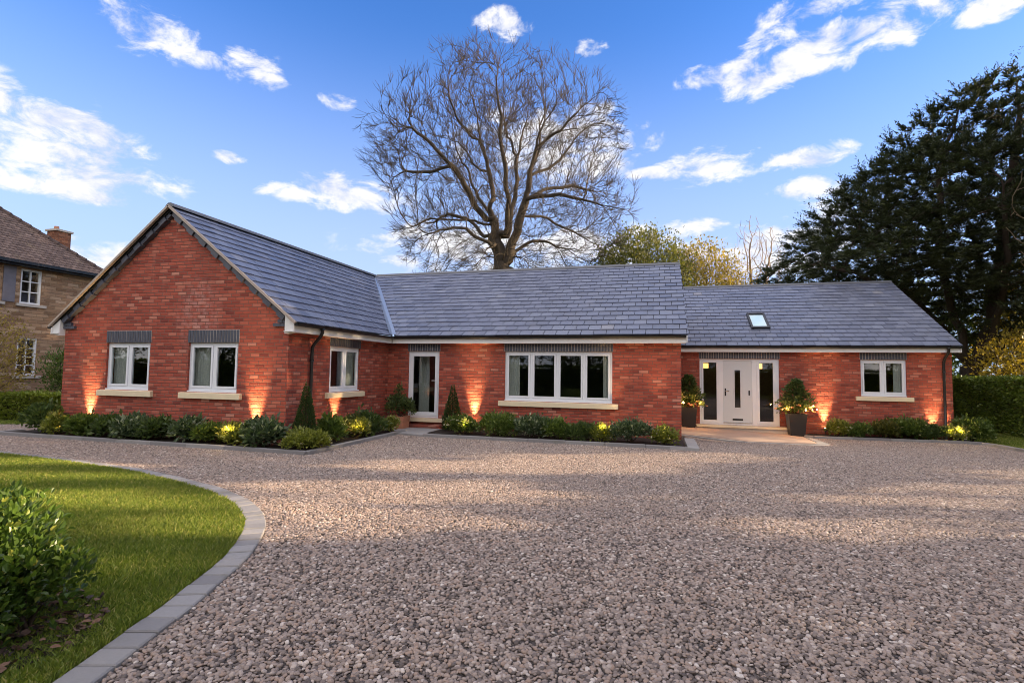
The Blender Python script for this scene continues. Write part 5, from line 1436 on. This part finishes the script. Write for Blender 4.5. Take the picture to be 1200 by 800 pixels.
# unseen trees: some added to shade the drive, the others mirrored in the windows
shade = [((28.2, 11.0), 24, 4.4), ((26.9, 3.6), 24, 4.9), ((28.4, -2.6), 24, 4.8), ((30.0, -9.2), 23, 5.0), ((32.0, -16.0), 18, 5.2)]
for i, ((x, y), h, r_) in enumerate(shade):
    leafy_tree('added_shade_tree', (x, y, -.2), h, (0, 0, h*.52), (r_, r_, h*.48), 'unseen leafy tree added beyond the right hedge to dapple the drive with shade', LEAF['mid'], DBARK, 120+i, 1700, .6, r0=.3, leaf=.34, per=38, spread=.5, group='unseen shade trees added beyond the drive', gap=lambda P, r: sun_gap(P, r, PATCH + PATCH2))
proto = leafy_tree('garden_tree', (2, -27, -.2), 9, (0, 0, 5.4), (4.6, 3.6, 4.8), 'leafy tree across the garden mirrored in the windows', LEAF['olive'], DBARK, 140, 520, .6, r0=.3, leaf=.34, per=22, spread=.5, group='trees across the garden')
for i, (x, y, s_) in enumerate([(-6.5, -28, 1.05), (-15, -27, .95), (-24, -26, 1.1), (-33, -23, 1.1), (11, -28, .9), (19.5, -28, 1.05), (28, -26, 1.)]):
    c = copy_tree(proto); c.location = (x, y, -.2); c.rotation_euler[2] = i*1.3; c.scale = (s_, s_, s_)
hedge('hedge', (30, -24.5), (-34, -24.5), 1.2, 2.0, 26000, .22, LEAF['hedge'], 'long hedge across the garden mirrored in the windows', 33)

# ------------------------------------------------------------------ sky, sun, camera
sc = bpy.context.scene
w = bpy.data.worlds.new('World'); sc.world = w; w.use_nodes = True
class WT(NT):
    def __init__(s, tree):
        s.t = tree; s.t.nodes.clear(); s.out = s.t.nodes.new('ShaderNodeOutputWorld')
t = WT(w.node_tree)
sky = t.n('TexSky', sky_type='NISHITA'); sky.sun_disc = False; sky.sun_elevation = SUN_EL
sky.sun_rotation = math.atan2(SUN_H[0], SUN_H[1]); sky.air_density = 1.; sky.dust_density = .6; sky.ozone_density = 2.2; sky.altitude = 50
dirv = t.n('TexCoord').outputs['Generated']
sx = t.n('SeparateXYZ', {0: t.n('VectorMath', {0: dirv}, operation='NORMALIZE').outputs[0]})
az = t.math('MULTIPLY', t.math('ARCTAN2', sx.outputs[0], sx.outputs[1]), 57.29578)
el = t.math('MULTIPLY', t.math('ARCSINE', sx.outputs[2]), 57.29578)
CL = [(-51.7, 28.2, 4.4, 1.9), (-47.6, 27.4, 2.2, .9), (-42.8, 27.6, 3.2, 1.5), (-35, 26.6, 2.0, 1.2), (-57.8, 18.2, 6.5, 3.4), (-54.8, 16.2, 6.5, 2.1), (-62, 19.5, 4, 2.6), (-58, 14.5, 6, 1.0),
      (-33.2, 18.0, 6.5, 2.0), (-39, 17.4, 4, 1.0), (-17.2, 34.5, 3.2, 1.5), (-7.5, 32.4, 2.0, .8), (5, 28.6, 3.2, 1.2), (13.2, 29.0, 7, 2.6), (9, 28.2, 4.5, 2.2), (20.4, 29.4, 5.5, 2.0), (14.6, 32.2, 4.5, 1.4), (27.7, 28.1, 2.6, 1.),
      (4.9, 20.8, 5.6, 1.8), (13.9, 20.3, 4.4, 1.3), (14.2, 17.8, 3.6, 1.2), (-1.1, 20.7, 2.8, .8), (10.4, 12.2, 9, 2.6), (17, 14.5, 5, 1.9), (-11.3, 23.6, 11, 4.2), (-7.4, 13.4, 12, 2.6), (-21, 13.2, 12, 3.0), (-44.7, 19.7, 1.6, .6), (-50, 9, 12, 2.0), (4, 15, 4, 1.1)]
v = None
for (a, e, ww, hh) in CL:
    x = t.math('DIVIDE', t.math('SUBTRACT', az, a), ww*1.04); y = t.math('DIVIDE', t.math('SUBTRACT', el, e), hh*1.04)
    d = t.math('SUBTRACT', 1., t.math('ADD', t.math('MULTIPLY', x, x), t.math('MULTIPLY', y, y)))
    v = d if v is None else t.math('MAXIMUM', v, d)
v = t.math('MAXIMUM', v, -1.)
cv = t.n('CombineXYZ', {0: t.math('MULTIPLY', az, .16), 1: t.math('MULTIPLY', el, .30)}).outputs[0]
n1d = t.n('TexNoise'); n1d.inputs['Scale'].default_value = 1.5; n1d.inputs['Detail'].default_value = 10; n1d.inputs['Roughness'].default_value = .62; n1d.inputs['Distortion'].default_value = .35; t.set(n1d.inputs['Vector'], cv); n1 = n1d.outputs[0]
cl = t.math('MULTIPLY', t.sstep(t.math('ADD', t.math('MULTIPLY', v, .62), t.math('MULTIPLY_ADD', n1, 3.2, -1.6)), .03, .72), t.sstep(v, -.55, .15))
# bright broken cloud added outside the view (overhead and behind) as fill light
wide = t.noise(t.n('VectorMath', {0: dirv, 1: (1.6, 1.6, 2.6)}, operation='MULTIPLY').outputs[0], 1.7, 7, .6)
awayv = t.math('MAXIMUM', t.sstep(el, 42., 55.), t.sstep(t.math('ABSOLUTE', t.math('ADD', az, 15.7)), 70., 85.))
cl2 = t.math('MULTIPLY', t.sstep(wide, .38, .56), awayv)
cl = t.math('MAXIMUM', cl, cl2)
n2 = t.noise(t.n('VectorMath', {0: cv, 1: (.2, .35, 0)}, operation='ADD').outputs[0], 1.0, 6, .6)
shade_ = t.sstep(t.math('SUBTRACT', n2, n1), -.12, .16)
ccol = t.mix(shade_, (3.35, 3.3, 3.35), (2.3, 2.45, 2.95))
ccol = t.mix(awayv, ccol, t.mix(shade_, (9.2, 8.3, 7.5), (6.4, 6.1, 6.0)))
skyc = t.mix(1., sky.outputs[0], (.36, .64, 1.08), 'MULTIPLY')
lowhaze = t.math('MULTIPLY', t.sstep(el, 36., 5.), .84)
skyc = t.mix(lowhaze, skyc, (1.95, 2.35, 3.35))
fin = t.mix(t.math('MULTIPLY', cl, .94), skyc, ccol)
bg = t.n('Background', {0: fin, 1: .1})
t.t.links.new(bg.outputs[0], t.out.inputs['Surface'])

sl = bpy.data.lights.new('sun', 'SUN'); sl.energy = 5.0; sl.angle = rad(.6); sl.color = (1, .75, .47)
so = bpy.data.objects.new('sun', sl); C.objects.link(so); so.rotation_euler = Vector(SUN).to_track_quat('Z', 'Y').to_euler()

cam = bpy.data.cameras.new('camera'); cam.sensor_width = 36; cam.lens = 615.488/1200*36; cam.clip_end = 3000; cam.clip_start = .05
co = bpy.data.objects.new('camera', cam); C.objects.link(co); sc.camera = co
yw, pt, rl = rad(-15.718), rad(3.376), rad(.82)
fw = np.array([math.sin(yw)*math.cos(pt), math.cos(yw)*math.cos(pt), math.sin(pt)]); rt = np.array([math.cos(yw), -math.sin(yw), 0]); up = np.cross(rt, fw)
c_, s_ = math.cos(rl), math.sin(rl)
R_ = rt*c_ + up*s_; U_ = -rt*s_ + up*c_
M = Matrix([[R_[0], U_[0], -fw[0], CAM[0]], [R_[1], U_[1], -fw[1], CAM[1]], [R_[2], U_[2], -fw[2], CAM[2]], [0, 0, 0, 1]])
co.matrix_world = M

sc.view_settings.view_transform = 'Standard'; sc.view_settings.look = 'None'; sc.view_settings.gamma = 1.; sc.view_settings.exposure = 1.72
sc.render.engine = 'CYCLES'
try:
    sc.cycles.pixel_filter_type = 'BLACKMAN_HARRIS'; sc.cycles.filter_width = .95; sc.cycles.use_denoising = True; sc.cycles.denoiser = 'OPENIMAGEDENOISE'
except Exception: pass
sc.cycles.max_bounces = 6; sc.cycles.diffuse_bounces = 3; sc.cycles.glossy_bounces = 3; sc.cycles.transparent_max_bounces = 8; sc.cycles.sample_clamp_indirect = 6.
